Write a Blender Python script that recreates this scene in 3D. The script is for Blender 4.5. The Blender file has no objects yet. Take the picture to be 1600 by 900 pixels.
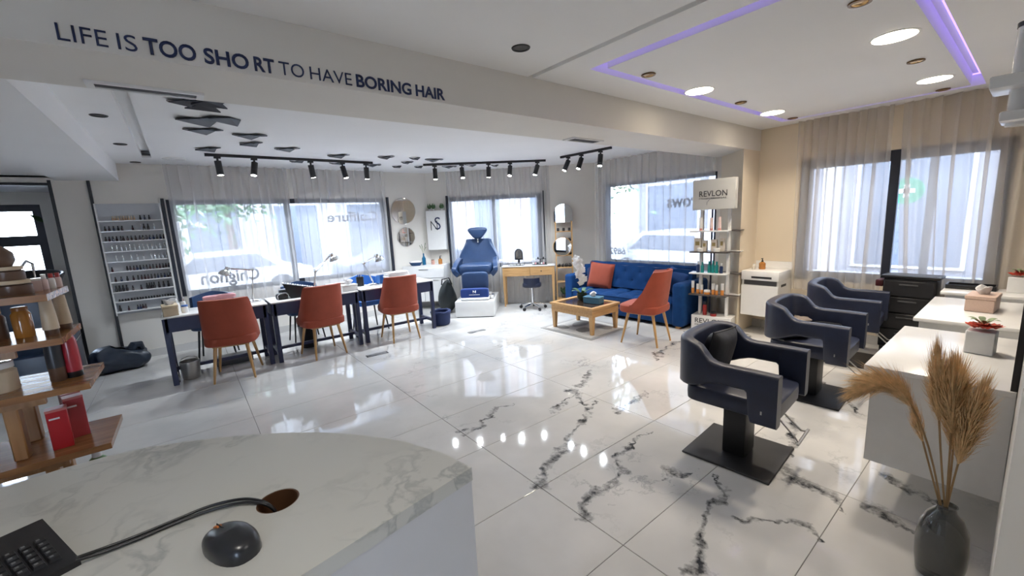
import bpy, bmesh, math, random
from mathutils import Vector, Matrix

# ------------------------------------------------------------------ camera, sky, sun, exposure
SC = bpy.context.scene
COL = SC.collection
R = math.radians
PI = math.pi
rnd = random.Random(11)


def make_camera():
    yaw, pit, rol = R(38.16), R(9.43), R(-2.77)
    f = Vector((math.sin(yaw)*math.cos(pit), math.cos(yaw)*math.cos(pit), -math.sin(pit)))
    r = Vector((math.cos(yaw), -math.sin(yaw), 0))
    u = r.cross(f)
    r2 = math.cos(rol)*r + math.sin(rol)*u
    u2 = -math.sin(rol)*r + math.cos(rol)*u
    cam = bpy.data.cameras.new('camera')
    cam.sensor_fit = 'HORIZONTAL'
    cam.sensor_width = 36.0
    cam.lens = 36.0*647.0/1600.0
    cam.clip_start = 0.02
    o = bpy.data.objects.new('camera', cam)
    m = Matrix.Identity(4)
    for i in range(3):
        m[i][0], m[i][1], m[i][2] = r2[i], u2[i], -f[i]
    m[0][3], m[1][3], m[2][3] = 0, 0, 1.6
    o.matrix_world = m
    COL.objects.link(o)
    SC.camera = o


make_camera()

SC.view_settings.view_transform = 'Standard'
SC.view_settings.look = 'None'
SC.view_settings.exposure = 0.8
LED_W, SPOT_W, DESK_FILL_W = 8.0, 38.0, 3.2          # watts of the ceiling lamps, track spots and added desk fill spots
SC.view_settings.gamma = 1.0
SC.view_settings.use_curve_mapping = False
SC.cycles.use_denoising = True
SC.cycles.max_bounces = 10
SC.cycles.diffuse_bounces = 5
SC.cycles.glossy_bounces = 4
SC.cycles.transmission_bounces = 6
SC.cycles.transparent_max_bounces = 24
SC.cycles.sample_clamp_indirect = 6.0
SC.cycles.caustics_reflective = False
SC.cycles.caustics_refractive = False
SC.cycles.blur_glossy = 0.5

W = bpy.data.worlds.new('sky')
SC.world = W
W.use_nodes = True
nt = W.node_tree
nt.nodes.clear()
wo = nt.nodes.new('ShaderNodeOutputWorld')
bg = nt.nodes.new('ShaderNodeBackground')
sky = nt.nodes.new('ShaderNodeTexSky')
sky.sky_type = 'NISHITA'
sky.sun_disc = False
sky.sun_elevation = R(52)
sky.sun_rotation = R(20)
sky.air_density = 1.0
sky.dust_density = 2.5
sky.ozone_density = 1.0
mixw = nt.nodes.new('ShaderNodeMix')
mixw.data_type = 'RGBA'
mixw.inputs[0].default_value = 0.55
mixw.inputs[7].default_value = (6.1, 7.1, 8.7, 1)
nt.links.new(sky.outputs[0], mixw.inputs[6])
nt.links.new(mixw.outputs[2], bg.inputs[0])
bg.inputs[1].default_value = 1.9
nt.links.new(bg.outputs[0], wo.inputs[0])

sd = bpy.data.lights.new('sun', 'SUN')
sd.energy = 5.0
sd.angle = R(0.6)
sd.color = (1.0, 0.95, 0.86)
so = bpy.data.objects.new('sun', sd)
sdir = Vector((-0.30, -0.72, -1.05))          # the way the light travels
so.rotation_euler = sdir.to_track_quat('-Z', 'Y').to_euler()
so.location = (4, 14, 12)
COL.objects.link(so)


def portal(name, loc, normal, sx, sy):
    """a light portal in a window opening: guides the sky's light, gives none of its own"""
    d = bpy.data.lights.new(name, 'AREA')
    d.shape = 'RECTANGLE'
    d.size, d.size_y = sx, sy
    d.cycles.is_portal = True
    o = bpy.data.objects.new(name, d)
    o.location = loc
    o.rotation_euler = Vector(normal).to_track_quat('-Z', 'Z').to_euler()
    COL.objects.link(o)


# ------------------------------------------------------------------ measures of the place
XR = 6.0                    # wall with the wide window, and the sofa wall
YN = 7.3                    # wall with the nail window
KC = 11.08                  # slanting corner wall: X + Y = KC
YM = -0.02                  # mirror wall
ZC, ZN, ZS = 2.573, 2.53, 2.311   # main ceiling, nail-area ceiling, beam underside
YB0, YB1 = 2.318, 2.879     # beam
XW, YW = -3.0, -1.6         # walls behind the camera
S2 = math.sqrt(0.5)
XC, YC = KC-YN, KC-XR       # where the slanting wall meets its neighbours

portal('portal_nail', (1.44, YN+0.2, 1.42), (0, -1, 0), 3.0, 1.35)
portal('portal_corner', (4.75+.14, 6.25+.14, 1.4), (-S2, -S2, 0), 1.8, 1.35)
portal('portal_sofa', (XR+0.2, 4.0, 1.55), (-1, 0, 0), 2.1, 1.35)
portal('portal_wide', (XR+0.2, 1.0, 1.4), (-1, 0, 0), 1.8, 1.5)


# ------------------------------------------------------------------ mesh helpers
class G:
    def __init__(s):
        s.v, s.f, s.m = [], [], []

    def add(s, vs, fs, m=0, M=None):
        b = len(s.v)
        if M is not None:
            vs = [M @ Vector(p) for p in vs]
        s.v += [tuple(p) for p in vs]
        for f in fs:
            s.f.append([i+b for i in f])
            s.m.append(m)
        return s

    def box(s, x0, x1, y0, y1, z0, z1, m=0, M=None):
        vs = [(x0, y0, z0), (x1, y0, z0), (x1, y1, z0), (x0, y1, z0), (x0, y0, z1), (x1, y0, z1), (x1, y1, z1), (x0, y1, z1)]
        return s.add(vs, [(0, 3, 2, 1), (4, 5, 6, 7), (0, 1, 5, 4), (1, 2, 6, 5), (2, 3, 7, 6), (3, 0, 4, 7)], m, M)

    def rbox(s, x0, x1, y0, y1, z0, z1, r=.01, seg=2, m=0, M=None):
        bm = bmesh.new()
        bmesh.ops.create_cube(bm, size=1)
        bmesh.ops.scale(bm, vec=(x1-x0, y1-y0, z1-z0), verts=bm.verts)
        bmesh.ops.translate(bm, vec=((x0+x1)/2, (y0+y1)/2, (z0+z1)/2), verts=bm.verts)
        bmesh.ops.bevel(bm, geom=bm.edges[:], offset=min(r, .49*min(x1-x0, y1-y0, z1-z0)), segments=seg, profile=.5, affect='EDGES')
        bm.verts.index_update()
        vs = [v.co.copy() for v in bm.verts]
        fs = [[v.index for v in f.verts] for f in bm.faces]
        bm.free()
        return s.add(vs, fs, m, M)

    def prism(s, poly, z0, z1, m=0, M=None):
        """poly in XY (counter-clockwise), extruded in Z"""
        n = len(poly)
        vs = [(p[0], p[1], z0) for p in poly] + [(p[0], p[1], z1) for p in poly]
        fs = [list(range(n))[::-1], list(range(n, 2*n))] + [(i, (i+1) % n, n+(i+1) % n, n+i) for i in range(n)]
        return s.add(vs, fs, m, M)

    def cyl(s, p0, p1, r0, r1=None, n=16, m=0, caps=True, M=None):
        r1 = r0 if r1 is None else r1
        p0, p1 = Vector(p0), Vector(p1)
        z = (p1-p0).normalized()
        x = z.orthogonal().normalized()
        y = z.cross(x)
        vs = []
        for p, r in ((p0, r0), (p1, r1)):
            for i in range(n):
                a = 2*PI*i/n
                vs.append(p+x*(r*math.cos(a))+y*(r*math.sin(a)))
        fs = [(i, (i+1) % n, n+(i+1) % n, n+i) for i in range(n)]
        if caps:
            fs += [list(range(n))[::-1], list(range(n, 2*n))]
        return s.add(vs, fs, m, M)

    def tube(s, pts, r, n=8, m=0, M=None, closed=False):
        pts = [Vector(p) for p in pts]
        k = len(pts)
        rs = r if isinstance(r, (list, tuple)) else [r]*k
        vs, prev = [], None
        for i, p in enumerate(pts):
            if closed:
                d = pts[(i+1) % k]-pts[i-1]
            else:
                d = pts[min(i+1, k-1)]-pts[max(i-1, 0)]
            d.normalize()
            if prev is None:
                x = d.orthogonal().normalized()
            else:
                x = (prev-d*prev.dot(d))
                x = x.normalized() if x.length > 1e-6 else d.orthogonal().normalized()
            prev = x
            y = d.cross(x)
            for j in range(n):
                a = 2*PI*j/n
                vs.append(p+x*(rs[i]*math.cos(a))+y*(rs[i]*math.sin(a)))
        fs = []
        for i in range(k if closed else k-1):
            a, b = i*n, ((i+1) % k)*n
            fs += [(a+j, a+(j+1) % n, b+(j+1) % n, b+j) for j in range(n)]
        if not closed:
            fs += [list(range(n))[::-1], list(range((k-1)*n, k*n))]
        return s.add(vs, fs, m, M)

    def lathe(s, prof, n=20, m=0, M=None, c=(0, 0)):
        """prof: (radius, z) from bottom to top"""
        vs, fs = [], []
        for r, z in prof:
            for i in range(n):
                a = 2*PI*i/n
                vs.append((c[0]+r*math.cos(a), c[1]+r*math.sin(a), z))
        for k in range(len(prof)-1):
            fs += [(k*n+i, k*n+(i+1) % n, (k+1)*n+(i+1) % n, (k+1)*n+i) for i in range(n)]
        fs += [list(range(n))[::-1], list(range((len(prof)-1)*n, len(prof)*n))]
        return s.add(vs, fs, m, M)

    def sell(s, c, sz, e1=.4, e2=.4, nu=20, nv=12, m=0, M=None):
        """superellipsoid: a soft pillow-like block"""
        def pw(a, e):
            return math.copysign(abs(a)**e, a)
        vs, fs = [], []
        for j in range(1, nv):
            ph = -PI/2+PI*j/nv
            for i in range(nu):
                th = 2*PI*i/nu
                vs.append((c[0]+sz[0]/2*pw(math.cos(ph), e1)*pw(math.cos(th), e2),
                           c[1]+sz[1]/2*pw(math.cos(ph), e1)*pw(math.sin(th), e2),
                           c[2]+sz[2]/2*pw(math.sin(ph), e1)))
        for j in range(nv-2):
            fs += [(j*nu+i, j*nu+(i+1) % nu, (j+1)*nu+(i+1) % nu, (j+1)*nu+i) for i in range(nu)]
        k = len(vs)
        vs += [(c[0], c[1], c[2]-sz[2]/2), (c[0], c[1], c[2]+sz[2]/2)]
        fs += [(k, (i+1) % nu, i) for i in range(nu)]
        b = (nv-2)*nu
        fs += [(k+1, b+i, b+(i+1) % nu) for i in range(nu)]
        return s.add(vs, fs, m, M)

    def sheet(s, fn, nu, nv, th=0, m=0, M=None):
        """surface fn(u, v) -> point, given a thickness along its normals"""
        P = [[Vector(fn(i/nu, j/nv)) for i in range(nu+1)] for j in range(nv+1)]
        N = [[None]*(nu+1) for _ in range(nv+1)]
        for j in range(nv+1):
            for i in range(nu+1):
                a = P[j][min(i+1, nu)]-P[j][max(i-1, 0)]
                b = P[min(j+1, nv)][i]-P[max(j-1, 0)][i]
                n = a.cross(b)
                N[j][i] = n.normalized() if n.length > 1e-9 else Vector((0, 0, 1))
        w = nu+1
        vs = [p for row in P for p in row]
        fs = [(j*w+i, j*w+i+1, (j+1)*w+i+1, (j+1)*w+i) for j in range(nv) for i in range(nu)]
        if th:
            k = len(vs)
            vs = vs+[P[j][i]-N[j][i]*th for j in range(nv+1) for i in range(nu+1)]
            fs += [(k+j*w+i, k+(j+1)*w+i, k+(j+1)*w+i+1, k+j*w+i+1) for j in range(nv) for i in range(nu)]
            ring = [i for i in range(w)]+[j*w+nu for j in range(1, nv+1)]+[nv*w+i for i in range(nu-1, -1, -1)]+[j*w for j in range(nv-1, 0, -1)]
            n = len(ring)
            fs += [(ring[(i+1) % n], ring[i], k+ring[i], k+ring[(i+1) % n]) for i in range(n)]
        return s.add(vs, fs, m, M)

    def mesh(s, name, mats, smooth=True, ang=40):
        me = bpy.data.meshes.new(name)
        me.from_pydata(s.v, [], s.f)
        for mt in (mats if isinstance(mats, (list, tuple)) else [mats]):
            me.materials.append(mt)
        if any(s.m):
            me.polygons.foreach_set('material_index', s.m)
        if smooth:
            me.polygons.foreach_set('use_smooth', [True]*len(me.polygons))
            me.set_sharp_from_angle(angle=R(ang))
        me.update()
        return me

    def obj(s, name, mats, parent=None, loc=None, rz=0, smooth=True, ang=40):
        o = bpy.data.objects.new(name, s.mesh(name, mats, smooth, ang))
        COL.objects.link(o)
        if parent is not None:
            o.parent = parent
        if loc is not None:
            o.location = loc
        if rz:
            o.rotation_euler = (0, 0, rz)
        return o


def tag(o, label, cat, group=None):
    o['label'] = label
    o['category'] = cat
    if group:
        o['group'] = group
    return o


def thing(name, label, cat, loc=(0, 0, 0), rz=0, group=None):
    o = bpy.data.objects.new(name, None)
    o.empty_display_size = .1
    COL.objects.link(o)
    o.location = loc
    o.rotation_euler = (0, 0, rz)
    return tag(o, label, cat, group)


def struct(o, label=None, cat=None):
    o['kind'] = 'structure'
    if label:
        o['label'] = label
    if cat:
        o['category'] = cat
    return o


def place(name, mesh, parent=None, loc=(0, 0, 0), rot=(0, 0, 0)):
    o = bpy.data.objects.new(name, mesh)
    COL.objects.link(o)
    o.parent = parent
    o.location = loc
    o.rotation_euler = rot
    return o


def dup(root, loc, rz=0, label=None, group=None):
    r = root.copy()
    COL.objects.link(r)
    r.location = loc
    r.rotation_euler = (0, 0, rz)
    if label:
        r['label'] = label
    if group:
        r['group'] = group
    for ch in list(root.children):
        c = ch.copy()
        COL.objects.link(c)
        c.parent = r
        for g in list(ch.children):
            d = g.copy()
            COL.objects.link(d)
            d.parent = c
    return r


def text_mesh(body, size, depth, mat, bold=0.0, sx=1.0, space=1.0, align='LEFT'):
    cu = bpy.data.curves.new('letters', 'FONT')
    cu.body = body
    cu.size = size
    cu.extrude = depth/2
    cu.offset = bold
    cu.align_x = align
    cu.space_character = space
    cu.resolution_u = 4
    o = bpy.data.objects.new('letters', cu)
    COL.objects.link(o)
    bpy.context.view_layer.update()
    me = bpy.data.meshes.new_from_object(o.evaluated_get(bpy.context.evaluated_depsgraph_get()))
    bpy.data.objects.remove(o)
    bpy.data.curves.remove(cu)
    for v in me.vertices:
        v.co.x *= sx
    me.materials.clear()
    me.materials.append(mat)
    me.name = 'lettering'
    return me


def txt(name, body, width, M, mat, parent=None, cap=None, bold=0.0, depth=.002, mirror=False):
    """lettering of a given width (and cap height) placed by matrix M: local X along the line, local Y up"""
    me = text_mesh(body, 1.0, 0.0, mat, bold)
    xs = [v.co.x for v in me.vertices]
    ys = [v.co.y for v in me.vertices]
    x0, x1, y0, y1 = min(xs), max(xs), min(ys), max(ys)
    kx = width/(x1-x0)
    ky = (cap/0.72) if cap else kx
    for v in me.vertices:
        x = (v.co.x-x0)*kx
        v.co = M @ Vector((width-x if mirror else x, v.co.y*ky, 0))
    if depth:
        nrm = (M.to_3x3() @ Vector((0, 0, 1))).normalized()*depth
        bm = bmesh.new()
        bm.from_mesh(me)
        r = bmesh.ops.extrude_face_region(bm, geom=bm.faces[:])
        for e in r['geom']:
            if isinstance(e, bmesh.types.BMVert):
                e.co += nrm
        bmesh.ops.recalc_face_normals(bm, faces=bm.faces)
        bm.to_mesh(me)
        bm.free()
    o = bpy.data.objects.new(name, me)
    COL.objects.link(o)
    o.parent = parent
    return o


def frame(origin, xdir, ydir):
    """matrix with the given origin, X and Y directions"""
    x, y = Vector(xdir).normalized(), Vector(ydir).normalized()
    z = x.cross(y)
    m = Matrix.Identity(4)
    for i in range(3):
        m[i][0], m[i][1], m[i][2], m[i][3] = x[i], y[i], z[i], origin[i]
    return m


def T(x=0, y=0, z=0):
    return Matrix.Translation((x, y, z))


def RX(a): return Matrix.Rotation(a, 4, 'X')
def RY(a): return Matrix.Rotation(a, 4, 'Y')
def RZ(a): return Matrix.Rotation(a, 4, 'Z')


# ------------------------------------------------------------------ materials
def new_mat(name):
    m = bpy.data.materials.new(name)
    m.use_nodes = True
    n = m.node_tree
    b = n.nodes['Principled BSDF']
    return m, n, b


def mat(name, c, rough=.5, metal=0.0, vary=.12, scale=12, bump=0.0, bscale=80, spec=.5, sheen=0.0, coat=0.0, emit=None, es=0.0, alpha=1.0, trans=0.0, stretch=None):
    m, n, b = new_mat(name)
    L = n.links
    tc = n.nodes.new('ShaderNodeTexCoord')
    mp = n.nodes.new('ShaderNodeMapping')
    if stretch:
        mp.inputs['Scale'].default_value = stretch
    L.new(tc.outputs['Object'], mp.inputs[0])
    nz = n.nodes.new('ShaderNodeTexNoise')
    nz.inputs['Scale'].default_value = scale
    nz.inputs['Detail'].default_value = 3
    L.new(mp.outputs[0], nz.inputs['Vector'])
    rmp = n.nodes.new('ShaderNodeMapRange')
    rmp.inputs[1].default_value = .25
    rmp.inputs[2].default_value = .75
    rmp.inputs[3].default_value = 1-vary
    rmp.inputs[4].default_value = 1+vary
    L.new(nz.outputs[0], rmp.inputs[0])
    mul = n.nodes.new('ShaderNodeVectorMath')
    mul.operation = 'SCALE'
    mul.inputs[0].default_value = c[:3]
    L.new(rmp.outputs[0], mul.inputs['Scale'])
    L.new(mul.outputs[0], b.inputs['Base Color'])
    b.inputs['Roughness'].default_value = rough
    b.inputs['Metallic'].default_value = metal
    b.inputs['Specular IOR Level'].default_value = spec
    b.inputs['Sheen Weight'].default_value = sheen
    b.inputs['Sheen Roughness'].default_value = .4
    b.inputs['Coat Weight'].default_value = coat
    b.inputs['Coat Roughness'].default_value = .08
    b.inputs['Alpha'].default_value = alpha
    b.inputs['Transmission Weight'].default_value = trans
    if emit:
        b.inputs['Emission Color'].default_value = (*emit, 1)
        b.inputs['Emission Strength'].default_value = es
    if bump:
        n2 = n.nodes.new('ShaderNodeTexNoise')
        n2.inputs['Scale'].default_value = bscale
        n2.inputs['Detail'].default_value = 3
        L.new(mp.outputs[0], n2.inputs['Vector'])
        bp = n.nodes.new('ShaderNodeBump')
        bp.inputs['Strength'].default_value = bump
        bp.inputs['Distance'].default_value = .01
        L.new(n2.outputs[0], bp.inputs['Height'])
        L.new(bp.outputs[0], b.inputs['Normal'])
    return m


def wood(name, c1, c2, axis=0, rough=.35, scale=3.0):
    m, n, b = new_mat(name)
    L = n.links
    tc = n.nodes.new('ShaderNodeTexCoord')
    mp = n.nodes.new('ShaderNodeMapping')
    sc = [14, 14, 14]
    sc[axis] = 1.2
    mp.inputs['Scale'].default_value = sc
    L.new(tc.outputs['Object'], mp.inputs[0])
    nz = n.nodes.new('ShaderNodeTexNoise')
    nz.inputs['Scale'].default_value = scale
    nz.inputs['Detail'].default_value = 5
    nz.inputs['Distortion'].default_value = .6
    L.new(mp.outputs[0], nz.inputs['Vector'])
    cr = n.nodes.new('ShaderNodeValToRGB')
    cr.color_ramp.elements[0].position = .3
    cr.color_ramp.elements[0].color = (*c2, 1)
    cr.color_ramp.elements[1].position = .68
    cr.color_ramp.elements[1].color = (*c1, 1)
    L.new(nz.outputs[0], cr.inputs[0])
    L.new(cr.outputs[0], b.inputs['Base Color'])
    b.inputs['Roughness'].default_value = rough
    bp = n.nodes.new('ShaderNodeBump')
    bp.inputs['Strength'].default_value = .08
    bp.inputs['Distance'].default_value = .01
    L.new(nz.outputs[0], bp.inputs['Height'])
    L.new(bp.outputs[0], b.inputs['Normal'])
    return m


def glass(name, tint=(.95, .97, 1), refl=.06, rough=.0):
    """thin clear pane: mostly see-through with a Fresnel reflection"""
    m = bpy.data.materials.new(name)
    m.use_nodes = True
    n = m.node_tree
    n.nodes.clear()
    o = n.nodes.new('ShaderNodeOutputMaterial')
    tr = n.nodes.new('ShaderNodeBsdfTransparent')
    tr.inputs[0].default_value = (*tint, 1)
    gl = n.nodes.new('ShaderNodeBsdfGlossy')
    gl.inputs['Roughness'].default_value = rough
    fr = n.nodes.new('ShaderNodeFresnel')
    fr.inputs[0].default_value = 1.35
    nz = n.nodes.new('ShaderNodeTexNoise')
    nz.inputs['Scale'].default_value = 2
    mx = n.nodes.new('ShaderNodeMixShader')
    mm = n.nodes.new('ShaderNodeMath')
    mm.operation = 'MULTIPLY'
    mm.inputs[1].default_value = refl/.02*.5
    n.links.new(fr.outputs[0], mm.inputs[0])
    n.links.new(mm.outputs[0], mx.inputs[0])
    n.links.new(tr.outputs[0], mx.inputs[1])
    n.links.new(gl.outputs[0], mx.inputs[2])
    n.links.new(mx.outputs[0], o.inputs[0])
    return m


def sheer(name, c, clear=.45):
    """woven sheer fabric: part open weave, part light-passing thread"""
    m = bpy.data.materials.new(name)
    m.use_nodes = True
    n = m.node_tree
    n.nodes.clear()
    L = n.links
    o = n.nodes.new('ShaderNodeOutputMaterial')
    tr = n.nodes.new('ShaderNodeBsdfTransparent')
    df = n.nodes.new('ShaderNodeBsdfDiffuse')
    tl = n.nodes.new('ShaderNodeBsdfTranslucent')
    df.inputs[0].default_value = (*c, 1)
    tl.inputs[0].default_value = (*c, 1)
    m1 = n.nodes.new('ShaderNodeMixShader')
    m1.inputs[0].default_value = .60
    L.new(df.outputs[0], m1.inputs[1])
    L.new(tl.outputs[0], m1.inputs[2])
    tc = n.nodes.new('ShaderNodeTexCoord')
    nz = n.nodes.new('ShaderNodeTexNoise')
    nz.inputs['Scale'].default_value = 400
    L.new(tc.outputs['Object'], nz.inputs['Vector'])
    ad = n.nodes.new('ShaderNodeMath')
    ad.operation = 'MULTIPLY_ADD'
    ad.inputs[1].default_value = .12
    ad.inputs[2].default_value = 1-clear-.06
    L.new(nz.outputs[0], ad.inputs[0])
    m2 = n.nodes.new('ShaderNodeMixShader')
    L.new(ad.outputs[0], m2.inputs[0])
    L.new(tr.outputs[0], m2.inputs[1])
    L.new(m1.outputs[0], m2.inputs[2])
    L.new(m2.outputs[0], o.inputs[0])
    return m


def lamp(name, c, s):
    m = bpy.data.materials.new(name)
    m.use_nodes = True
    n = m.node_tree
    n.nodes.clear()
    o = n.nodes.new('ShaderNodeOutputMaterial')
    e = n.nodes.new('ShaderNodeEmission')
    e.inputs[0].default_value = (*c, 1)
    e.inputs[1].default_value = s
    n.links.new(e.outputs[0], o.inputs[0])
    return m


def marble_floor(name, segs, clear_x):
    """polished porcelain marble: pale body, hair veins, and the bold dark veins laid out across the tiles"""
    m, n, b = new_mat(name)
    L = n.links

    def N(t, **k):
        x = n.nodes.new(t)
        for a, v in k.items():
            setattr(x, a, v)
        return x
    geo = N('ShaderNodeNewGeometry')
    pos = geo.outputs['Position']

    def noise(scale, detail, src=pos, rough=.55):
        z = N('ShaderNodeTexNoise')
        z.inputs['Scale'].default_value = scale
        z.inputs['Detail'].default_value = detail
        z.inputs['Roughness'].default_value = rough
        L.new(src, z.inputs['Vector'])
        return z

    def vm(op, a, bb):
        z = N('ShaderNodeVectorMath', operation=op)
        for i, q in enumerate((a, bb)):
            if hasattr(q, 'links'):
                L.new(q, z.inputs[i])
            elif q is not None:
                z.inputs[i].default_value = q
        return z

    def mt(op, a, bb=0.0, c=0.0, clamp=False):
        z = N('ShaderNodeMath', operation=op)
        z.use_clamp = clamp
        for i, q in enumerate((a, bb, c)):
            if hasattr(q, 'links'):
                L.new(q, z.inputs[i])
            else:
                z.inputs[i].default_value = q
        return z.outputs[0]
    n1 = noise(4.5, 4)
    w1 = vm('MULTIPLY', vm('SUBTRACT', n1.outputs['Color'], (.5, .5, .5)).outputs[0], (.34, .34, 0))
    n2 = noise(22, 4)
    w2 = vm('MULTIPLY', vm('SUBTRACT', n2.outputs['Color'], (.5, .5, .5)).outputs[0], (.10, .10, 0))
    P = vm('ADD', vm('ADD', pos, w1.outputs[0]).outputs[0], w2.outputs[0]).outputs[0]
    P = vm('MULTIPLY', P, (1, 1, 0)).outputs[0]
    best = None
    for ax, ay, bx, by, w in segs:
        A = Vector((ax, ay, 0))
        D = Vector((bx, by, 0))-A
        pa = vm('SUBTRACT', P, A[:]).outputs[0]
        dt = vm('DOT_PRODUCT', pa, (D/D.length_squared)[:]).outputs['Value']
        t = mt('ADD', dt, 0.0, clamp=True)
        sc = N('ShaderNodeVectorMath', operation='SCALE')
        sc.inputs[0].default_value = D[:]
        L.new(t, sc.inputs['Scale'])
        ds = vm('DISTANCE', pa, sc.outputs[0]).outputs['Value']
        tp = mt('MULTIPLY_ADD', t, -w*.65, w)
        q = mt('SUBTRACT', 1.0, mt('DIVIDE', ds, tp), clamp=True)
        best = q if best is None else mt('MAXIMUM', best, q)
    patch = noise(9, 5, rough=.7)
    br = N('ShaderNodeMapRange')
    br.inputs[1].default_value = .36
    br.inputs[2].default_value = .60
    L.new(patch.outputs[0], br.inputs[0])
    bold = mt('MULTIPLY', mt('POWER', best, .55), br.outputs[0], clamp=True)
    bold = mt('MULTIPLY', bold, 1.15, clamp=True)
    # hair veins: the thin zero-lines of a warped noise
    hz = noise(1.6, 6, P, .6)
    hv = mt('SUBTRACT', 1.0, mt('MULTIPLY', mt('ABSOLUTE', mt('SUBTRACT', hz.outputs[0], .5)), 70.0), clamp=True)
    hm = noise(1.1, 2)
    hmr = N('ShaderNodeMapRange')
    hmr.inputs[1].default_value = .50
    hmr.inputs[2].default_value = .68
    L.new(hm.outputs[0], hmr.inputs[0])
    sx = N('ShaderNodeSeparateXYZ')
    L.new(pos, sx.inputs[0])
    side = N('ShaderNodeMapRange')
    side.inputs[1].default_value = clear_x-.002
    side.inputs[2].default_value = clear_x+.002
    side.inputs[3].default_value = .10
    side.inputs[4].default_value = .55
    L.new(sx.outputs[0], side.inputs[0])
    hair = mt('MULTIPLY', mt('MULTIPLY', hv, hmr.outputs[0]), side.outputs[0], clamp=True)
    # clouding of the body
    cl = noise(1.3, 4)
    cr = N('ShaderNodeValToRGB')
    cr.color_ramp.elements[0].position = .35
    cr.color_ramp.elements[0].color = (.50, .495, .485, 1)
    cr.color_ramp.elements[1].position = .65
    cr.color_ramp.elements[1].color = (.61, .60, .585, 1)
    L.new(cl.outputs[0], cr.inputs[0])

    def mix(f, a, c):
        z = N('ShaderNodeMix', data_type='RGBA')
        L.new(f, z.inputs[0])
        L.new(a, z.inputs[6])
        z.inputs[7].default_value = c
        return z.outputs[2]
    col = mix(hair, cr.outputs[0], (.16, .17, .18, 1))
    col = mix(bold, col, (.035, .038, .042, 1))
    L.new(col, b.inputs['Base Color'])
    b.inputs['Roughness'].default_value = .045
    b.inputs['Specular IOR Level'].default_value = .62
    return m


def marble_top(name, base=(.50, .50, .47), vein=(.20, .21, .21), scale=2.2, rough=.35, amount=.5):
    m, n, b = new_mat(name)
    L = n.links
    tc = n.nodes.new('ShaderNodeTexCoord')
    nz0 = n.nodes.new('ShaderNodeTexNoise')
    nz0.inputs['Scale'].default_value = 5
    nz0.inputs['Detail'].default_value = 4
    L.new(tc.outputs['Object'], nz0.inputs['Vector'])
    ad = n.nodes.new('ShaderNodeVectorMath')
    ad.operation = 'MULTIPLY_ADD'
    ad.inputs[1].default_value = (.25, .25, .25)
    L.new(nz0.outputs['Color'], ad.inputs[0])
    L.new(tc.outputs['Object'], ad.inputs[2])
    fac = None
    for s_, k in ((scale, 38), (scale*2.7, 24)):
        nz = n.nodes.new('ShaderNodeTexNoise')
        nz.inputs['Scale'].default_value = s_
        nz.inputs['Detail'].default_value = 5
        L.new(ad.outputs[0], nz.inputs['Vector'])
        a = n.nodes.new('ShaderNodeMath'); a.operation = 'SUBTRACT'; a.inputs[1].default_value = .5
        L.new(nz.outputs[0], a.inputs[0])
        c = n.nodes.new('ShaderNodeMath'); c.operation = 'ABSOLUTE'
        L.new(a.outputs[0], c.inputs[0])
        d = n.nodes.new('ShaderNodeMath'); d.operation = 'MULTIPLY_ADD'; d.inputs[1].default_value = -k; d.inputs[2].default_value = 1.0; d.use_clamp = True
        L.new(c.outputs[0], d.inputs[0])
        if fac is None:
            fac = d.outputs[0]
        else:
            e = n.nodes.new('ShaderNodeMath'); e.operation = 'MAXIMUM'
            L.new(fac, e.inputs[0]); L.new(d.outputs[0], e.inputs[1])
            fac = e.outputs[0]
    msk = n.nodes.new('ShaderNodeTexNoise')
    msk.inputs['Scale'].default_value = 3.2
    L.new(tc.outputs['Object'], msk.inputs['Vector'])
    mr = n.nodes.new('ShaderNodeMapRange')
    mr.inputs[1].default_value = .42
    mr.inputs[2].default_value = .66
    mr.inputs[4].default_value = amount
    L.new(msk.outputs[0], mr.inputs[0])
    e = n.nodes.new('ShaderNodeMath'); e.operation = 'MULTIPLY'
    L.new(fac, e.inputs[0]); L.new(mr.outputs[0], e.inputs[1])
    mx = n.nodes.new('ShaderNodeMix'); mx.data_type = 'RGBA'
    mx.inputs[6].default_value = (*base, 1)
    mx.inputs[7].default_value = (*vein, 1)
    L.new(e.outputs[0], mx.inputs[0])
    L.new(mx.outputs[2], b.inputs['Base Color'])
    b.inputs['Roughness'].default_value = rough
    return m

# ------------------------------------------------------------------ palette
VEINS = [(1.51, 2.58, 1.8, 2.67, .05), (1.8, 2.67, 2.1, 2.75, .03), (1.5, 1.73, 1.68, 1.86, .05), (1.68, 1.86, 1.98, 1.95, .06),
         (1.98, 1.95, 2.17, 2.07, .04), (2.17, 2.07, 2.67, 2.28, .04), (1.49, 1.36, 1.69, 1.43, .06), (1.69, 1.43, 2.07, 1.56, .05),
         (2.07, 1.56, 2.53, 1.66, .03), (1.59, .79, 1.76, .86, .055), (1.76, .86, 2.08, .96, .05), (2.08, .96, 2.37, 1.04, .03),
         (2.79, 2.57, 3.2, 2.72, .05), (2.65, 2.6, 2.57, 2.29, .06), (2.69, .79, 2.59, .6, .09), (2.59, .6, 2.53, .53, .06),
         (2.1, .81, 2.26, .61, .03), (2.26, .61, 2.21, .52, .05), (2.17, 1.3, 2.28, 1.16, .05), (3.47, 1.03, 2.92, .84, .05),
         (2.61, 2.02, 3.07, 2.04, .04), (5.15, 2.78, 4.67, 2.63, .05), (4.67, 2.63, 4.1, 2.55, .06), (4.1, 2.55, 3.87, 2.45, .05),
         (2.69, .4, 2.57, .23, .06), (3.07, .39, 2.93, .18, .05), (5.49, 2.22, 5.14, 1.88, .05), (4.76, .89, 3.92, .75, .06),
         (2.24, 2.41, 2.68, 2.49, .03), (4.91, 1.47, 4.36, 1.05, .06)]
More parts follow.
